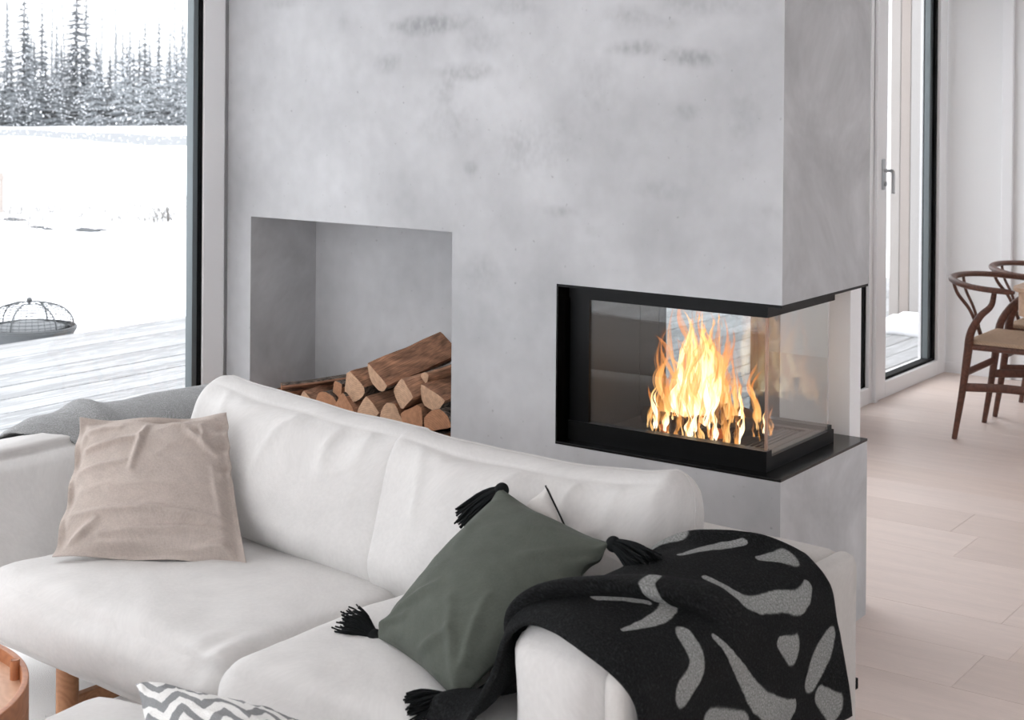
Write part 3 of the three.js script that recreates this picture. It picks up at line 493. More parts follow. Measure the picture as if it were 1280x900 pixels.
{ // green tasselled pillow
  const b = [-0.52, 0.5, 0.7], g = onSofa('tassel_pillow', 'dark green cotton pillow with black tassels leaning on its corner', 'pillow', b);
  const T = V(-0.605, 0.725, 0.475), R = V(-0.265, 0.69, 0.54), B = V(-0.40, 0.445, 0.86), L = V(-0.75, 0.440, 0.715);
  part('cover', shift(pillowGeo(T, R, B, L, 0.19, { wr: 0.005, ws: 2.5, pinch: 0.025, n: 80, seedz: 7.7, folds: [[0.0, 1.0, 0.45, 0.62, 0.03, 0.012], [0.02, 0.98, 0.30, 0.85, 0.025, 0.012], [0.08, 0.95, 0.35, 0.95, 0.03, 0.010], [1.0, 1.0, 0.62, 0.66, 0.035, 0.012], [0.98, 0.97, 0.80, 0.55, 0.03, 0.011], [0.55, 0.97, 0.75, 0.78, 0.03, 0.010], [0.35, 0.55, 0.80, 0.42, 0.06, 0.008], [0.95, 0.1, 0.7, 0.35, 0.04, 0.009], [0.1, 0.1, 0.3, 0.4, 0.05, 0.006]] }), b), greenMat, g);
  const off = (p) => p.clone().sub(V(...b));
  for (const [p, d, len, sp] of [[T, V(-0.55, -0.45, 0.25), 0.11, 0.030], [R, V(0.9, -0.12, 0.1), 0.10, 0.030], [B, V(-0.35, -0.02, 0.5), 0.09, 0.034], [L, V(-0.9, 0.22, -0.05), 0.09, 0.036]]) part('tassel', tasselGeo(d, len, sp).translate(off(p).x, off(p).y, off(p).z), tasselMat, g, 'black thread tassel');
}
{ // pale pillow tucked behind the green one
  const b = [-0.48, 0.6, 0.45], g = onSofa('zip_pillow', 'pale linen pillow with dark zip edge tucked behind the green pillow', 'pillow', b);
  const T = V(-0.505, 0.745, 0.445), R = V(-0.385, 0.60, 0.475), B = V(-0.47, 0.44, 0.56), L = V(-0.66, 0.58, 0.53);
  part('cover', shift(pillowGeo(T, R, B, L, 0.05, { wr: 0.004, ws: 4, pinch: 0.02, n: 30, seedz: 3.1 }), b), frameClothMat, g);
  part('zip', shift(sweep([T.clone().add(V(-0.004, 0, 0)), V().lerpVectors(T, R, 0.4).add(V(0.0, 0.006, 0.004)), R], () => [0.002, 0.002], { n: 20, m: 6 }), b), tasselMat, g, 'dark zip');
}
// throw over the right arm: printed wool. s runs across the arm (inner side to outer side), z along it
const throwPath = [[-0.41, 0.442], [-0.35, 0.446], [-0.305, 0.47], [-0.278, 0.54], [-0.258, 0.615], [-0.215, 0.658], [-0.14, 0.668], [-0.06, 0.652], [0.0, 0.625], [0.034, 0.585], [0.038, 0.50], [0.040, 0.40], [0.040, 0.30]].map((p) => V(p[0], p[1], 0));
const throwCurve = new THREE.CatmullRomCurve3(throwPath, false, 'centripetal'), throwLen = throwCurve.getLength();
const sOfX = (x) => { for (let i = 0; i <= 400; i++) { const p = throwCurve.getPointAt(i / 400); if (p.x >= x) return i / 400 * throwLen; } return throwLen; };
const sOfY = (y) => { for (let i = 400; i >= 0; i--) { const p = throwCurve.getPointAt(i / 400); if (p.y >= y) return i / 400 * throwLen; } return 0; };
const Zb = 0.10, Zf = 0.94; // texture range along the arm
const strokes = [ // pale marks: points [s, z], half widths
  [[[sOfX(-0.135), 0.775], [sOfX(-0.10), 0.735], [sOfX(-0.075), 0.71]], [0.013, 0.011, 0.009]],
  [[[sOfX(-0.115), 0.62], [sOfX(-0.06), 0.655], [sOfX(-0.035), 0.73], [sOfX(-0.045), 0.83]], [0.012, 0.016, 0.015, 0.004]],
  [[[sOfY(0.615), 0.715], [sOfY(0.575), 0.722], [sOfY(0.545), 0.775]], [0.022, 0.023, 0.024]],
  [[[sOfY(0.60), 0.645], [sOfY(0.52), 0.57], [sOfY(0.45), 0.51], [sOfY(0.40), 0.42], [sOfY(0.395), 0.37]], [0.006, 0.016, 0.024, 0.026, 0.014]],
  [[[sOfY(0.535), 0.425], [sOfY(0.505), 0.375]], [0.012, 0.031]],
  [[[sOfY(0.49), 0.215], [sOfY(0.46), 0.25], [sOfY(0.42), 0.285]], [0.018, 0.033, 0.026]],
  [[[sOfX(-0.065), 0.52], [sOfX(0.005), 0.50], [sOfY(0.60), 0.40], [sOfY(0.585), 0.33], [sOfY(0.60), 0.285]], [0.010, 0.017, 0.021, 0.022, 0.012]],
  [[[sOfX(-0.155), 0.47], [sOfX(-0.128), 0.38], [sOfX(-0.105), 0.315]], [0.006, 0.013, 0.008]],
  [[[sOfX(-0.055), 0.335], [sOfX(-0.03), 0.27]], [0.008, 0.026]],
  [[[sOfY(0.46), 0.68], [sOfY(0.43), 0.64], [sOfY(0.42), 0.57]], [0.03, 0.045, 0.03]],
  [[[sOfX(-0.24), 0.40], [sOfX(-0.22), 0.38]], [0.028, 0.03]], [[[sOfX(-0.195), 0.29], [sOfX(-0.165), 0.27]], [0.03, 0.03]], [[[sOfX(-0.105), 0.21], [sOfX(-0.085), 0.20]], [0.028, 0.028]],
  [[[sOfY(0.38), 0.25], [sOfY(0.34), 0.20]], [0.02, 0.03]], [[[sOfX(-0.3), 0.7], [sOfX(-0.33), 0.6]], [0.02, 0.02]], [[[sOfY(0.36), 0.78], [sOfY(0.33), 0.84]], [0.02, 0.03]],
];
const splines = strokes.map(([pts, w]) => { // rounded strokes
  if (pts.length < 3) return [pts, w];
  const c = new THREE.CatmullRomCurve3(pts.map((p, i) => V(p[0], p[1], w[i]))), q = c.getPoints(12); return [q.map((p) => [p.x, p.y]), q.map((p) => p.z)];
});
const throwMap = tex(800, 800, (u, v) => {
  const s = u * throwLen, z = Zb + v * (Zf - Zb); let k = 0;
  const ws = s + 0.004 * fbm(s * 40, z * 40, 1, 2), wz = z + 0.004 * fbm(s * 40, z * 40, 9, 2);
  for (const [pts, w] of splines) for (let i = 0; i + 1 < pts.length; i++) {
    const ax = pts[i][0], az = pts[i][1], bx = pts[i + 1][0] - ax, bz = pts[i + 1][1] - az, t = clamp(((ws - ax) * bx + (wz - az) * bz) / (bx * bx + bz * bz || 1));
    k = Math.max(k, smooth(1.12, 0.88, Math.hypot(ws - ax - bx * t, wz - az - bz * t) / mix(w[i], w[i + 1], t)));
  }
  const f = fbm(s * 300, z * 300, 3, 2), d = 0.10 + 0.16 * f + 0.16 * Math.max(0, fbm(s * 150, z * 150, 5, 1)), p = 0.555 + 0.34 * f;
  return [mix(d * 1.0, p * 0.99, k), mix(d * 1.04, p, k), mix(d * 1.06, p * 0.99, k)];
});
{
  const b = [-0.12, 0.6, 0.5], g = onSofa('patterned_throw', 'charcoal wool throw with pale brush-stroke marks hung over the sofa arm', 'blanket', b);
  const zLine = [];
  const f = (u, v) => { // u: across the arm, v: back to front
    const p = throwCurve.getPointAt(u), t = throwCurve.getTangentAt(u), n = V(-t.y, t.x, 0), s = u * throwLen;
    const back = p.x < -0.2 ? mix(0.36, 0.47, clamp((-0.2 - p.x) / 0.1)) : p.x < 0 ? mix(0.20, 0.36, clamp((-0.02 - p.x) / 0.18)) : mix(0.20, 0.125, clamp((0.6 - p.y) / 0.3));
    const front = 0.905 + 0.012 * Math.sin(u * 14) + 0.03 * smooth(0.25, 0.1, u);
    let z = mix(back, front, v); zLine.push(z);
    let h = 0.006 * fbm(s * 7, z * 7, 2, 3);
    const rz = mix(0.80, 0.56, smooth(sOfX(-0.26), sOfX(0.02), s)); // a fold running across the arm
    { const k = smooth(sOfX(-0.30), sOfX(-0.2), s) * smooth(sOfX(0.03) + 0.05, sOfX(-0.04), s), d = (z - rz) / 0.045; h += 0.030 * k * Math.exp(-d * d); z += 0.075 * k * Math.exp(-d * d) * smooth(-1.5, 0.2, d); }
    h += 0.02 * Math.exp(-Math.pow((z - back) / 0.04, 2)) * smooth(0.62, 0.5, u); // rolled back edge
    h += 0.010 * Math.sin(z * 21 + s * 6) * smooth(sOfX(0.03), throwLen, s); // loose hang
    if (u < 0.25) h += (0.012 * Math.sin(z * 30 + u * 20) + 0.008) * smooth(0.25, 0.12, u);
    const droop = smooth(0.93, 1, v) * 0.02;
    return V(p.x + n.x * h, p.y + n.y * h - droop, z).sub(V(...b));
  };
  const geo = sheet((u, v) => f(u, v), 110, 90, 0.013, 1, 1), uv = geo.attributes.uv;
  for (let i = 0; i < uv.count; i++) uv.setXY(i, uv.getX(i), (zLine[i % zLine.length] - Zb) / (Zf - Zb));
  const m = phys({ map: throwMap, roughness: 1, specularIntensity: 0.25, bumpMap: tex(256, 256, (u, v) => 0.5 + 0.7 * per(u, v, 120, 4, 2), { srgb: false, repeat: [5, 5] }), bumpScale: 0.002 });
  throwMap.wrapS = throwMap.wrapT = THREE.ClampToEdgeWrapping;
  part('cloth', geo, m, g);
}
{ // grey wool blanket over the left arm
  const b = [-2.2, 0.6, 0.3], g = onSofa('wool_blanket', 'plain grey wool blanket folded over the sofa arm by the window', 'blanket', b);
  const path = new THREE.CatmullRomCurve3([[-2.315, 0.36], [-2.318, 0.50], [-2.30, 0.595], [-2.255, 0.634], [-2.19, 0.632], [-2.125, 0.605], [-2.075, 0.56], [-2.045, 0.515], [-2.03, 0.485]].map((p) => V(p[0], p[1], 0)), false, 'centripetal');
  const f = (lift) => (u, v) => {
    const p = path.getPointAt(u), t = path.getTangentAt(u), n = V(-t.y, t.x, 0), z = mix(-0.10, 0.62 + 0.06 * Math.sin(u * 5 + lift * 60) - 0.10 * smooth(0.55, 1, u), v);
    let h = lift + 0.008 * fbm(u * 5, z * 9, 3 + lift * 50, 3) + 0.022 * Math.exp(-Math.pow((z - 0.40) / 0.05, 2)) * smooth(0.2, 0.5, u) * smooth(1, 0.6, u);
    h += 0.012 * Math.sin(v * 30) * smooth(0.93, 1, v);
    return V(p.x + n.x * h, p.y + n.y * h, z).sub(V(...b));
  };
  part('cloth', sheet(f(0.006), 50, 60, 0.012, 0.7, 0.8), feltMat, g);
  part('fold', sheet(f(0.022), 50, 60, 0.012, 0.7, 0.8), feltMat, g);
}
// ------------------------------------------------------------------ low round tray table and pouf in front of the sofa
{
  const R = 0.36, c = [-1.0, 0, 2.12], Y = 0.40, g = thing('tray_table', 'round oak tray table with raised rim and peg handle', 'table', c);
  const oak = std({ map: oakMap, color: 0xf2ded0, roughness: 0.5 }), inner = std({ map: paleOakMap, color: 0xfff0e8, roughness: 0.55 });
  const L = (pts) => metreUV(new THREE.LatheGeometry(pts.map((p) => new THREE.Vector2(...p)), 96));
  part('rim', L([[R - 0.014, Y - 0.03], [R - 0.014, Y - 0.002], [R - 0.012, Y], [R - 0.002, Y], [R, Y - 0.002], [R, Y - 0.05], [R - 0.003, Y - 0.052]]), oak, g);
  part('tray_floor', L([[0, Y - 0.028], [R - 0.012, Y - 0.028], [R - 0.012, Y - 0.04], [0, Y - 0.04]]), inner, g);
  part('drum', L([[R - 0.004, Y - 0.054], [R, Y - 0.057], [R, Y - 0.13], [R - 0.004, Y - 0.133], [R - 0.02, Y - 0.133], [R - 0.02, Y - 0.05]]), oak, g);
  for (const a of [-1.12, -1.12 + Math.PI]) part('peg_handle', sweep([V(Math.cos(a) * (R - 0.022), Y - 0.03, Math.sin(a) * (R - 0.022)), V(Math.cos(a) * (R - 0.022), Y + 0.012, Math.sin(a) * (R - 0.022))], (t) => [t > 0.95 ? 0.008 : 0.010, t > 0.95 ? 0.008 : 0.010], { n: 20, m: 14 }), oak, g);
  for (let i = 0; i < 3; i++) { const a = i * 2.094 + 0.5; part('leg', sweep([V(Math.cos(a) * 0.26, Y - 0.12, Math.sin(a) * 0.26), V(Math.cos(a) * 0.29, 0.007, Math.sin(a) * 0.29)], () => [0.018, 0.015], { n: 4, m: 12 }), oak, g); }
}
{
  const g = thing('pouf', 'white upholstered pouf in front of the sofa seat', 'pouf', [-0.235, 0, 2.09], 0.10);
  part('cushion', softBox(0.86, 0.20, 0.82, { r: 0.075, bulge: [0.01, 0.035, 0.01], seg: [40, 14, 40], soft: 0.008 }).translate(0, 0.268, 0), clothMat, g);
  part('base', softBox(0.76, 0.10, 0.74, { r: 0.03, seg: [20, 4, 20], soft: 0.002 }).translate(0, 0.13, 0), frameClothMat, g);
  const oak = std({ map: oakMap, roughness: 0.5 });
  for (const [x, z] of [[-0.32, -0.31], [0.32, -0.31], [-0.32, 0.31], [0.32, 0.31]]) part('leg', sweep([V(x, 0.1, z), V(x, 0.007, z)], () => [0.022, 0.02], { n: 3, m: 14 }), oak, g);
}
{
  const b = V(-0.26, 0.42, 1.95), g = thing('chevron_pillow', 'white and grey zigzag woven pillow lying on the pouf', 'pillow', [b.x, b.y, b.z]);
  const chev = tex(512, 512, (u, v) => { const z = Math.abs(((u * 5) % 1 + 1) % 1 - 0.5) * 2, q = (((v * 6 + z * 0.85 + 0.03 * n3(u * 40, v * 40)) % 1) + 1) % 1, k = smooth(0.50, 0.54, q) * smooth(1.0, 0.96, q), f = 0.05 * per(u, v, 120, 3, 2); return [mix(0.90, 0.53, k) + f, mix(0.895, 0.535, k) + f, mix(0.885, 0.54, k) + f]; }, { repeat: [2, 2] });
  const geo = pillowGeo(V(-0.505, 0.425, 1.795), V(-0.085, 0.425, 1.735), V(0.20, 0.385, 1.92), V(-0.17, 0.375, 2.05), 0.12, { wr: 0.006, ws: 5, pinch: 0.04, n: 56, seedz: 5 });
  geo.translate(-b.x, -b.y + 0.02, -b.z);
  part('cover', geo, std({ map: chev, roughness: 1, bumpMap: fuzz, bumpScale: 0.002 }), g);
}

// ------------------------------------------------------------------ fireplace insert, glazed on three sides
const FB = [-0.37, 0.5315, -0.305];
{
  const g = thing('fireplace_insert', 'black steel fireplace insert glazed on three sides in the plaster corner', 'fireplace', FB);
  const P = (name, geo, mat, label, par = g) => part(name, geo.translate(-FB[0], -FB[1], -FB[2]), mat, par, label);
  const soot = std({ color: 0x1b1715, roughness: 0.55 });
  P('ledge', rbox(-0.7385, 0.001, 0.5315, 0.5395, -0.611, 0.001, 0.0015, 1), blackLedge, 'black steel ledge');
  P('top_plate', box(-0.7385, -0.001, 1.0055, 1.0135, -0.609, -0.001), blackSteel);
  P('reveal_plate', box(-0.7385, -0.7335, 0.5395, 1.0055, -0.60, -0.001), std({ color: 0x0e0d0d, roughness: 0.25, metalness: 0.4 }));
  P('side_panel', box(-0.70, -0.654, 0.56, 0.985, -0.35, -0.066), soot, 'sooty inner wall panel');
  P('side_panel', box(-0.70, -0.654, 0.56, 0.985, -0.47, -0.3535), soot, 'sooty inner wall panel');
  P('side_casing', box(-0.7335, -0.70, 0.5395, 1.0055, -0.60, -0.08), blackSteel);
  P('front_frame', merge([box(-0.722, -0.654, 0.5395, 1.0055, -0.078, -0.052), box(-0.722, -0.064, 0.968, 1.0055, -0.082, -0.045), box(-0.722, -0.064, 0.5395, 0.597, -0.078, -0.045)]), blackSteel);
  P('side_top_rail', box(-0.10, -0.064, 0.968, 1.0055, -0.505, -0.082), blackSteel);
  P('side_bottom_rail', box(-0.10, -0.064, 0.5395, 0.578, -0.505, -0.078), blackSteel);
  P('rear_frame', merge([box(-0.722, -0.071, 0.968, 1.0055, -0.505, -0.468), box(-0.722, -0.071, 0.5395, 0.59, -0.505, -0.468), box(-0.722, -0.654, 0.59, 0.968, -0.505, -0.468)]), blackSteel);
  P('front_glass', box(-0.654, -0.072, 0.59, 0.975, -0.0605, -0.0575), fireGlass);
  P('side_glass', box(-0.0735, -0.0705, 0.57, 0.975, -0.472, -0.0575), fireGlass);
  P('rear_glass', box(-0.654, -0.0735, 0.585, 0.975, -0.4735, -0.4705), fireGlass);
  P('corner_seal', box(-0.0765, -0.0695, 0.585, 0.975, -0.0645, -0.0565), phys({ color: 0xf2d8c8, transmission: 0.8, thickness: 0, roughness: 0.35 }), 'clear corner joint of the glass');
  const bed = P('fire_bed', merge([box(-0.654, -0.10, 0.5395, 0.566, -0.468, -0.066), box(-0.64, -0.105, 0.566, 0.578, -0.46, -0.44), box(-0.64, -0.105, 0.566, 0.578, -0.095, -0.078), box(-0.122, -0.105, 0.566, 0.578, -0.44, -0.095)]), std({ color: 0x3a2a24, roughness: 0.6 }), 'dark brown firebrick bed');
  for (let i = 0; i < 5; i++) P('grate_bar', box(-0.20 + i * 0.016, -0.192 + i * 0.016, 0.566, 0.574, -0.435, -0.1), std({ color: 0x2a201c, roughness: 0.5 }), undefined, bed);
  P('inner_baffle', box(-0.654, -0.10, 0.972, 0.985, -0.465, -0.085), std({ color: 0x1d1f20, roughness: 0.4 }), 'dark baffle above the fire');
}
{ // burning logs
  const char = [std({ color: 0x2b1e18, roughness: 0.95, bumpMap: plasterBump, bumpScale: 0.01 }), std({ color: 0x4a2f22, roughness: 0.95, bumpMap: plasterBump, bumpScale: 0.01 })];
  const ember = std({ color: 0x240a04, roughness: 0.9, emissive: new THREE.Color(1, 0.2, 0.03), emissiveIntensity: 0.55 / EXPOSURE });
  const logs = [[V(-0.56, 0.60, -0.24), V(-0.30, 0.595, -0.12), 0.03], [V(-0.52, 0.60, -0.38), V(-0.24, 0.60, -0.36), 0.033], [V(-0.42, 0.605, -0.13), V(-0.20, 0.60, -0.30), 0.03], [V(-0.50, 0.655, -0.33), V(-0.28, 0.645, -0.22), 0.03], [V(-0.36, 0.615, -0.37), V(-0.22, 0.60, -0.15), 0.026]];
  logs.forEach(([a, b, r], i) => {
    const c = V().addVectors(a, b).multiplyScalar(0.5), g = thing('burning_log', 'charred split log burning on the fire bed', 'log', [c.x, c.y - r, c.z], 0, 'logs burning in the fireplace');
    const o = V(c.x, c.y - r, c.z), geo = sweep([a.clone().sub(o), V(rr(-0.006, 0.006), r + 0.004, 0), b.clone().sub(o)], (t) => [r * (1 + 0.1 * Math.sin(t * 17 + i)), r * (0.86 + 0.1 * Math.sin(t * 11))], { n: 18, m: 7 });
    part('wood', geo, char[i % 2], g);
    part('ember_crust', sweep([a.clone().lerp(b, 0.2).sub(o).add(V(0, -r * 0.35, r * 0.2)), b.clone().lerp(a, 0.2).sub(o).add(V(0, -r * 0.35, r * 0.2))], (t) => { const k = Math.sin(t * Math.PI) + 0.1; return [r * 0.75 * k, r * 0.8 * k]; }, { n: 12, m: 7 }), ember, g, 'glowing red underside');
  });
  // flames: curling tongues, each a thin skin of glowing gas; white-hot in the middle, orange and red outside
  const ramps = [[[1.6, 1.36, 1.0], [1.6, 1.18, 0.68], [1.45, 0.82, 0.28], [1.2, 0.46, 0.09]], [[1.5, 0.92, 0.38], [1.35, 0.64, 0.17], [1.15, 0.38, 0.07], [0.95, 0.24, 0.03]], [[1.25, 0.54, 0.14], [1.1, 0.42, 0.08], [0.95, 0.28, 0.04], [0.75, 0.17, 0.02]]];
  const rampAt = (r, t) => { const q = clamp(t) * 3, i = Math.min(2, Math.floor(q)), k = q - i; return [0, 1, 2].map((c) => mix(r[i][c], r[i + 1][c], k)); };
  const flameTex = ramps.map((r, s) => tex(64, 128, (u, v) => rampAt(r, v * 0.9 + 0.7 * per(u, v * 0.35, 9, s * 5, 3)).map((c) => Math.pow(clamp(c / 1.6), 1 / 2.2))));
  const flameAlpha = ramps.map((r, s) => tex(64, 128, (u, v) => clamp([0.78, 0.58, 0.5][s] + 2.4 * per(u, v * 0.3, 10, 3 + s * 7, 3) - Math.pow(v, 2.4) * 0.6 - smooth(0.10, 0, v) * 0.5), { srgb: false }));
  const mats = ramps.map((r, s) => std({ color: 0x000000, roughness: 1, emissive: 0xffffff, emissiveMap: flameTex[s], emissiveIntensity: [3.4, 2.3, 1.8][s] / EXPOSURE, alphaMap: flameAlpha[s], transparent: true, opacity: [0.9, 0.85, 0.8][s], side: THREE.DoubleSide, depthWrite: false }));
  const tongue = (h, w, k) => {
    const pts = [], ph = rnd() * 6.28, sw = rr(0.10, 0.24) * h, f1 = rr(5, 9), f2 = rr(4, 8); for (let i = 0; i <= 10; i++) { const t = i / 10, e = Math.pow(t, 0.8); pts.push(V((Math.sin(ph + t * f1) - Math.sin(ph)) * sw * e * 0.55, t * h, (Math.cos(ph * 1.7 + t * f2) - Math.cos(ph * 1.7)) * sw * e * 0.4)); }
    const n = 30, m = 10, g = sweep(pts, (t) => { const q = w * Math.pow(t + 0.02, 0.4) * Math.pow(1 - t, 0.8) * (1 + 0.45 * Math.sin(t * 14 + k)) + 0.0005; return [q, q * 0.35]; }, { n, m, cap: false, up: V(Math.sin(k * 2.1), 0, Math.cos(k * 2.1)) });
    const uv = g.attributes.uv; for (let i = 0, q = 0; i <= n; i++) for (let j = 0; j <= m; j++, q++) uv.setXY(q, j / m, i / n);
    return g;
  };
  const shapes = [[], [], []];
  for (let i = 0; i < 14; i++) shapes[0].push(tongue(rr(0.22, 0.35), rr(0.018, 0.034), i));
  for (let i = 0; i < 14; i++) shapes[1].push(tongue(rr(0.10, 0.2), rr(0.010, 0.020), i + 20));
  for (let i = 0; i < 8; i++) shapes[2].push(tongue(rr(0.045, 0.08), rr(0.006, 0.012), i + 40));
  const fire = thing('log_fire', 'bright orange and white flames leaping from the burning logs', 'fire', [-0.38, 0.575, -0.25]);
  const flame = (size, mat, x, y, z, s = 1) => { const o = part('flame', shapes[size][Math.floor(rnd() * shapes[size].length)], mats[mat], fire); o.position.set(x, y, z); o.rotation.y = rnd() * 6.28; o.scale.set(s, s * rr(0.85, 1.15), s); };
  const disc = (a, b) => { const q = rnd() * 6.28, r = Math.sqrt(rnd()); return [Math.cos(q) * r * a, Math.sin(q) * r * b]; };
  for (let i = 0; i < 28; i++) { const [x, z] = disc(0.07, 0.07); flame(0, 0, x - 0.01, rr(0, 0.03), z, rr(0.7, 1)); }
  for (let i = 0; i < 30; i++) { const [x, z] = disc(0.12, 0.10); flame(0, 1, x - 0.005, rr(0, 0.04), z, rr(0.65, 1.06)); }
  for (let i = 0; i < 12; i++) { const [x, z] = disc(0.13, 0.10); flame(0, 2, x - 0.01, rr(0, 0.03), z, rr(0.6, 0.98)); }
  for (let i = 0; i < 26; i++) { const [x, z] = disc(0.11, 0.12); flame(1, 0, x + 0.01, rr(0, 0.05), z, rr(0.7, 1.1)); }
  for (let i = 0; i < 36; i++) { const [x, z] = disc(0.17, 0.13); flame(1, 1 + i % 2, x + 0.015, rr(0, 0.04), z, rr(0.7, 1.1)); }
  for (let i = 0; i < 40; i++) flame(1, i % 3, rr(-0.12, 0.19), rr(-0.008, 0.015), rr(0.08, 0.155), rr(0.4, 0.9)); // licking round the front logs
  for (let i = 0; i < 40; i++) { const [x, z] = disc(0.2, 0.15); flame(2, i % 3, x + 0.025, rr(-0.01, 0.03), z, rr(0.8, 1.4)); }
  for (let i = 0; i < 16; i++) flame(2, 1 + i % 2, rr(-0.08, 0.08), rr(0.20, 0.33), rr(-0.06, 0.06), rr(0.5, 1)); // torn-off wisps
  for (const [x, y, z, k] of [[-0.38, 0.655, -0.25, 1.3]]) { const l = new THREE.PointLight(new THREE.Color(1, 0.45, 0.13), 0.04 * k, 0, 2); l.position.set(x, y, z); l.shadow.radius = 0.15; l.castShadow = true; l.name = 'fire_light'; scene.add(l); }
}
// ------------------------------------------------------------------ firewood in the niche
{
  const corners = [[[-0.056, 0.028], [-0.022, 0.054], [0.024, 0.055], [0.058, 0.026], [0.012, -0.052], [-0.008, -0.056]], [[-0.06, -0.022], [-0.05, 0.022], [-0.02, 0.048], [0.02, 0.05], [0.05, 0.022], [0.06, -0.018]], [[-0.045, -0.04], [-0.05, 0.034], [0.036, 0.046], [0.05, -0.03]]];
  const shape = (kind) => { // cross-section of a split log: wedge, half round or block, its corners slightly worn
    const c = corners[kind % 3].map(([x, y], i) => [x * (1 + 0.22 * n3(kind * 2.3, i * 1.7)), y * (1 + 0.22 * n3(i * 2.1, kind * 3.1))]).reverse(), L = c.map((p, i) => Math.hypot(c[(i + 1) % c.length][0] - p[0], c[(i + 1) % c.length][1] - p[1])), total = L.reduce((a, b) => a + b), n = 16, pts = [];
    for (let k = 0; k < n; k++) { let d = k / n * total, i = 0; while (d > L[i]) d -= L[i++]; const p = c[i], q = c[(i + 1) % c.length], t = d / L[i]; pts.push([mix(p[0], q[0], t), mix(p[1], q[1], t)]); }
    return pts.map((p, i) => { const a = pts[(i + n - 1) % n], b = pts[(i + 1) % n], j = 0.002 * n3(i * 1.3, kind * 4); return [p[0] * 0.8 + (a[0] + b[0]) * 0.1 + j, p[1] * 0.8 + (a[1] + b[1]) * 0.1 - j]; });
  };
  const logGeo = (kind, L) => { // axis along -z, front end at z = 0; group 0 split wood, 1 end grain, 2 bark
    const S0 = shape(kind), n = S0.length, m = 8, tri = [[], [], []], P = (i, j) => { const t = j / m, k = 1 + 0.07 * n3(t * 3 + kind, i * 0.7, 2) , w = 0.010 * n3(t * 2, kind * 5, 1); return [S0[i % n][0] * k + w, S0[i % n][1] * k + 0.008 * n3(t * 2.2, kind * 3, 8), -t * L]; };
    const put = (g, a, b, c, ua, ub, uc) => tri[g].push([a, b, c, ua, ub, uc]);
    for (let j = 0; j < m; j++) for (let i = 0; i < n; i++) { const g = (kind % 3 === 1 ? S0[i][1] > 0 : kind % 3 === 0 ? S0[i][1] > 0.035 : kind === 5 && S0[i][0] > 0.03) ? 2 : 0, a = P(i, j), b = P(i + 1, j), c = P(i, j + 1), d = P(i + 1, j + 1), u = i / n * 0.3, u2 = (i + 1) / n * 0.3; put(g, a, c, b, [u, a[2]], [u, c[2]], [u2, b[2]]); put(g, b, c, d, [u2, b[2]], [u, c[2]], [u2, d[2]]); }
    for (const [j, f] of [[0, 1], [m, -1]]) for (let i = 0; i < n; i++) { const a = P(i, j), b = P(i + 1, j), c = [0, 0, -j / m * L + f * 0.003], U = (p) => [p[0] * 7 + 0.5, p[1] * 7 + 0.5]; f > 0 ? put(1, c, a, b, U(c), U(a), U(b)) : put(1, c, b, a, U(c), U(b), U(a)); }
    const pos = [], uv = [], g = new THREE.BufferGeometry(); let at = 0;
    tri.forEach((l, k) => { for (const t of l) { for (let q = 0; q < 3; q++) { pos.push(...t[q]); uv.push(...t[q + 3]); } } g.addGroup(at, l.length * 3, k); at += l.length * 3; });
    g.setAttribute('position', new THREE.Float32BufferAttribute(pos, 3)); g.setAttribute('uv', new THREE.Float32BufferAttribute(uv, 2)); g.computeVertexNormals(); return g;
  };
  const geos = []; for (let k = 0; k < 9; k++) geos.push(logGeo(k, rr(0.27, 0.30)));
  const side = splitMaps.map((m) => std({ map: m, roughness: 0.95, bumpMap: plasterBump, bumpScale: 0.004 })), end = [std({ map: endMap, roughness: 0.95 }), std({ map: endMap, color: 0xe0c8b8, roughness: 0.95 })], bark = std({ map: barkMap, roughness: 1, bumpMap: plasterBump, bumpScale: 0.01 });
  const put = (k, x, y, z, yaw, pitch, rollA, s = 1, label = ['wedge-shaped split firewood log stacked in the plaster niche', 'half-round firewood log with bark on its back stacked in the niche', 'square-ended split firewood log stacked in the plaster niche'][k % 3]) => {
    const m = new THREE.Mesh(geos[k % 9], [side[k % 3], end[k % 2], bark]); m.name = numbered('firewood_log'); m.position.set(x, y, z); m.rotation.set(pitch, yaw, rollA, 'YXZ'); m.scale.setScalar(s); scene.add(m);
    meta(m, label, 'log', 'firewood stacked in the niche'); return m;
  };
  // lower layers
  let k = 0;
  for (const [y, x0, x1] of [[0.352, -1.98, -1.18], [0.438, -1.93, -1.19]]) for (let x = x0; x <= x1; x += 0.102, k++) put(k, x + rr(-0.008, 0.008), y + rr(-0.006, 0.006), -0.018 + rr(-0.012, 0.004), rr(-0.08, 0.08), rr(-0.02, 0.03), rr(0, 6.28), rr(0.88, 1.0));
  // upper ones, tumbled
  put(2, -1.955, 0.505, -0.03, 0.12, 0.02, 0.4, 0.62); put(7, -1.875, 0.508, -0.025, -0.12, 0.04, 1.4, 0.66); put(8, -1.79, 0.516, -0.03, 0.06, 0.02, 2.4, 0.74);
  put(1, -1.70, 0.520, -0.03, 0.10, 0.05, 0.3, 0.85); put(5, -1.605, 0.523, -0.02, -0.10, 0.04, 2.2, 0.9); put(2, -1.50, 0.52, -0.025, -0.05, 0.02, 0.8, 0.95); put(0, -1.40, 0.515, -0.02, 0.12, 0.03, 1.0, 0.9); put(3, -1.30, 0.53, -0.02, -0.06, 0.05, 2.6, 1.0); put(7, -1.205, 0.525, -0.015, 0.05, 0.02, 0.2, 0.95);
  put(6, -1.575, 0.603, -0.03, -0.06, 0.06, 3.6, 0.95); put(8, -1.345, 0.600, -0.015, -0.28, 0.14, 0.5, 1.0); put(4, -1.225, 0.607, -0.02, -0.05, 0.10, 2.7, 0.9); put(5, -1.665, 0.572, -0.05, -0.2, 0.08, 1.2, 0.6);
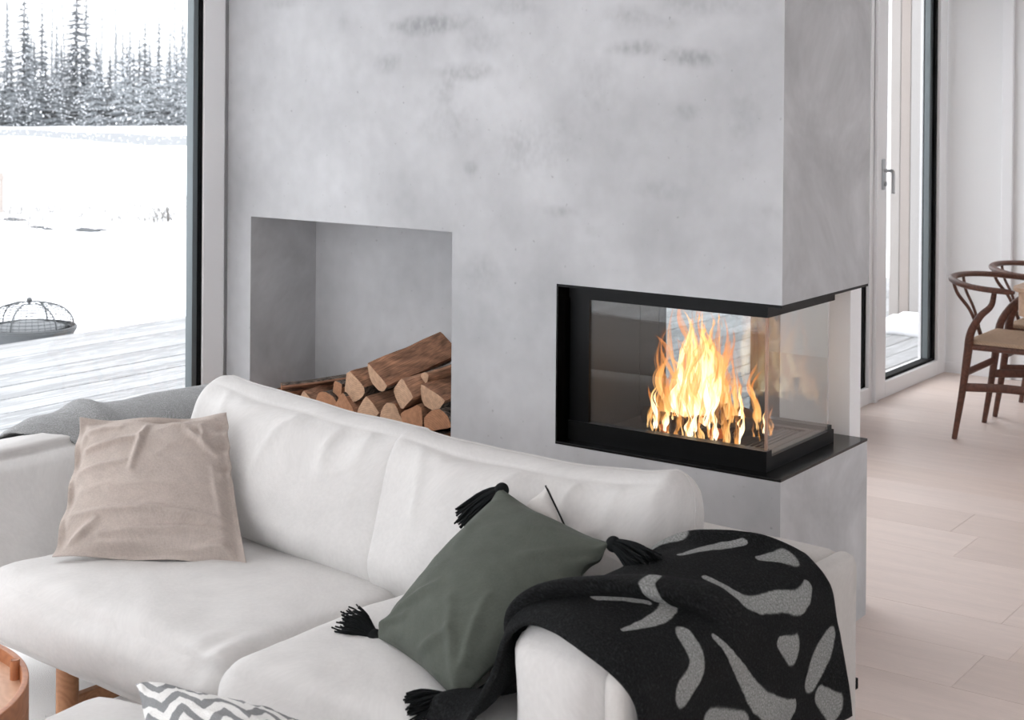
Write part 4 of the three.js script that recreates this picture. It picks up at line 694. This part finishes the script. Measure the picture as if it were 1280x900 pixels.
  put(0, -1.495, 0.648, -0.06, -0.15, 0.06, 2.1, 0.72, 'short thick split log with an orange face beside the largest log');
  put(4, -1.455, 0.640, -0.015, -0.34, 0.30, 2.5, 0.98, 'largest brown firewood log lying tilted on top of the pile');
  const flat = put(1, -1.90, 0.555, -0.02, -0.75, 0.10, 0.4, 0.78, 'long thin split log lying slanted at the low end of the pile'); flat.scale.set(0.5, 0.34, 1.05);
  put(6, -1.285, 0.655, -0.05, -0.30, 0.16, 0.3, 0.45, 'thin splinter of pale wood wedged beside the largest log').scale.set(0.45, 0.35, 0.85);
}
// ------------------------------------------------------------------ dining table and wishbone chairs
{
  const wood = std({ map: walnutMap, roughness: 0.45 });
  const cord = std({ map: tex(128, 128, (u, v) => { const t = 0.72 + 0.12 * Math.sin((u + v) * 6.283 * 24) + 0.1 * per(u, v, 30, 2, 2); return [t, t * 0.86, t * 0.73]; }, { repeat: [3, 3] }), roughness: 0.95 });
  const chair = thing('wishbone_chair', 'dark walnut wishbone chair with woven cord seat at the near end of the table', 'chair', [-0.33, 0, -3.29], 0, 'wishbone chairs at the dining table');
  const P = (n, g, m = wood, l) => part(n, g, m, chair, l);
  for (const s of [-1, 1]) { // own axes: the seat faces +x
    P('rear_leg', sweep([V(-0.24, 0, s * 0.215), V(-0.205, 0.22, s * 0.215), V(-0.178, 0.42, s * 0.218), V(-0.165, 0.50, s * 0.225), V(-0.115, 0.585, s * 0.245), V(-0.06, 0.64, s * 0.262), V(-0.045, 0.70, s * 0.268)], (t) => { const r = t < 0.6 ? mix(0.0125, 0.0205, t / 0.6) : mix(0.0205, 0.012, (t - 0.6) / 0.4); return [r, r]; }, { n: 40, m: 12 }));
    P('front_leg', sweep([V(0.225, 0, s * 0.235), V(0.215, 0.25, s * 0.235), V(0.21, 0.455, s * 0.235)], (t) => [mix(0.0125, 0.019, t), mix(0.0125, 0.019, t)], { n: 10, m: 12 }));
    P('side_stretcher', sweep([V(-0.20, 0.245, s * 0.215), V(0.0, 0.262, s * 0.224), V(0.215, 0.262, s * 0.235)], () => [0.020, 0.008], { n: 10, m: 10, up: V(0, 1, 0) }));
    P('side_rail', sweep([V(-0.175, 0.435, s * 0.215), V(0.21, 0.44, s * 0.235)], () => [0.014, 0.012], { n: 4, m: 10 }));
  }
  P('front_stretcher', sweep([V(0.215, 0.30, -0.235), V(0.215, 0.30, 0.235)], () => [0.018, 0.008], { n: 4, m: 10, up: V(0, 1, 0) }));
  P('rear_stretcher', sweep([V(-0.195, 0.31, -0.215), V(-0.195, 0.31, 0.215)], () => [0.018, 0.008], { n: 4, m: 10, up: V(0, 1, 0) }));
  const rail = []; for (let i = 0; i <= 16; i++) { const a = mix(-0.5, 0.5, i / 16) * Math.PI * 1.06; rail.push(V(-0.075 - 0.235 * Math.cos(a) + (Math.abs(a) > 1.4 ? 0.10 * (Math.abs(a) - 1.4) / 0.26 : 0) , 0.712 + 0.022 * Math.cos(a), 0.285 * Math.sin(a))); }
  P('top_rail', sweep(rail, (t) => { const k = Math.min(1, 12 * Math.min(t, 1 - t) + 0.55); return [0.0135 * k, 0.0195 * k]; }, { n: 60, m: 12, up: V(0, 1, 0) }));
  P('wishbone_splat', merge([sweep([V(-0.185, 0.44, 0), V(-0.215, 0.53, 0)], () => [0.007, 0.022], { n: 6, m: 10, up: V(1, 0, 0) }), ...[-1, 1].map((s) => sweep([V(-0.205, 0.50, s * 0.012), V(-0.235, 0.58, s * 0.030), V(-0.285, 0.66, s * 0.062), V(-0.302, 0.72, s * 0.075)], () => [0.007, 0.011], { n: 14, m: 10, up: V(1, 0, 0) }))]));
  const seat = softBox(0.42, 0.035, 0.46, { r: 0.015, seg: [24, 4, 24], soft: 0, warp: (q, X, Y, Z) => { q.z *= mix(0.93, 1.04, (X + 1) / 2); q.y -= 0.018 * (1 - X * X) * (1 - Z * Z); } });
  P('woven_seat', seat.translate(0.018, 0.452, 0), cord, 'woven paper cord seat');
  const two = chair.clone(); two.name = numbered('wishbone_chair'); two.position.z = -3.885; two.userData = { ...chair.userData, label: 'dark walnut wishbone chair beyond the other one, farther along the table' }; scene.add(two);
  const pale = std({ map: paleOakMap, roughness: 0.5 });
  const t = thing('dining_table', 'pale oak dining table with rounded corner and deep edge', 'table', [0.2, 0, -3.7]);
  const rr4 = (x0, x1, z0, z1, r) => { const s = new THREE.Shape(); s.moveTo(x0 + r, z0); s.lineTo(x1 - r, z0); s.absarc(x1 - r, z0 + r, r, -Math.PI / 2, 0); s.lineTo(x1, z1 - r); s.absarc(x1 - r, z1 - r, r, 0, Math.PI / 2); s.lineTo(x0 + r, z1); s.absarc(x0 + r, z1 - r, r, Math.PI / 2, Math.PI); s.lineTo(x0, z0 + r); s.absarc(x0 + r, z0 + r, r, Math.PI, Math.PI * 1.5); return s; };
  const slab = (x0, x1, z0, z1, r, y0, y1) => metreUV(new THREE.ExtrudeGeometry(rr4(x0, x1, -z1, -z0, r), { depth: y1 - y0 - 0.008, bevelEnabled: true, bevelThickness: 0.004, bevelSize: 0.004, bevelSegments: 2, curveSegments: 16 }).rotateX(-Math.PI / 2).translate(0, y0 + 0.004, 0));
  part('tabletop', slab(-0.475, 0.475, -0.95, 0.80, 0.10, 0.725, 0.745), pale, t);
  part('apron', slab(-0.455, 0.455, -0.93, 0.78, 0.09, 0.615, 0.724), pale, t);
  for (const [x, z] of [[-0.37, 0.765], [0.40, 0.70], [-0.40, -0.85], [0.40, -0.85]]) part('leg', sweep([V(x, 0, z), V(x, 0.62, z)], (q) => [mix(0.022, 0.03, q), mix(0.022, 0.03, q)], { n: 6, m: 16 }), pale, t);
}

scene.traverse((o) => { if (o.isMesh) { o.castShadow = true; o.receiveShadow = true; } });
renderer.render(scene, camera);
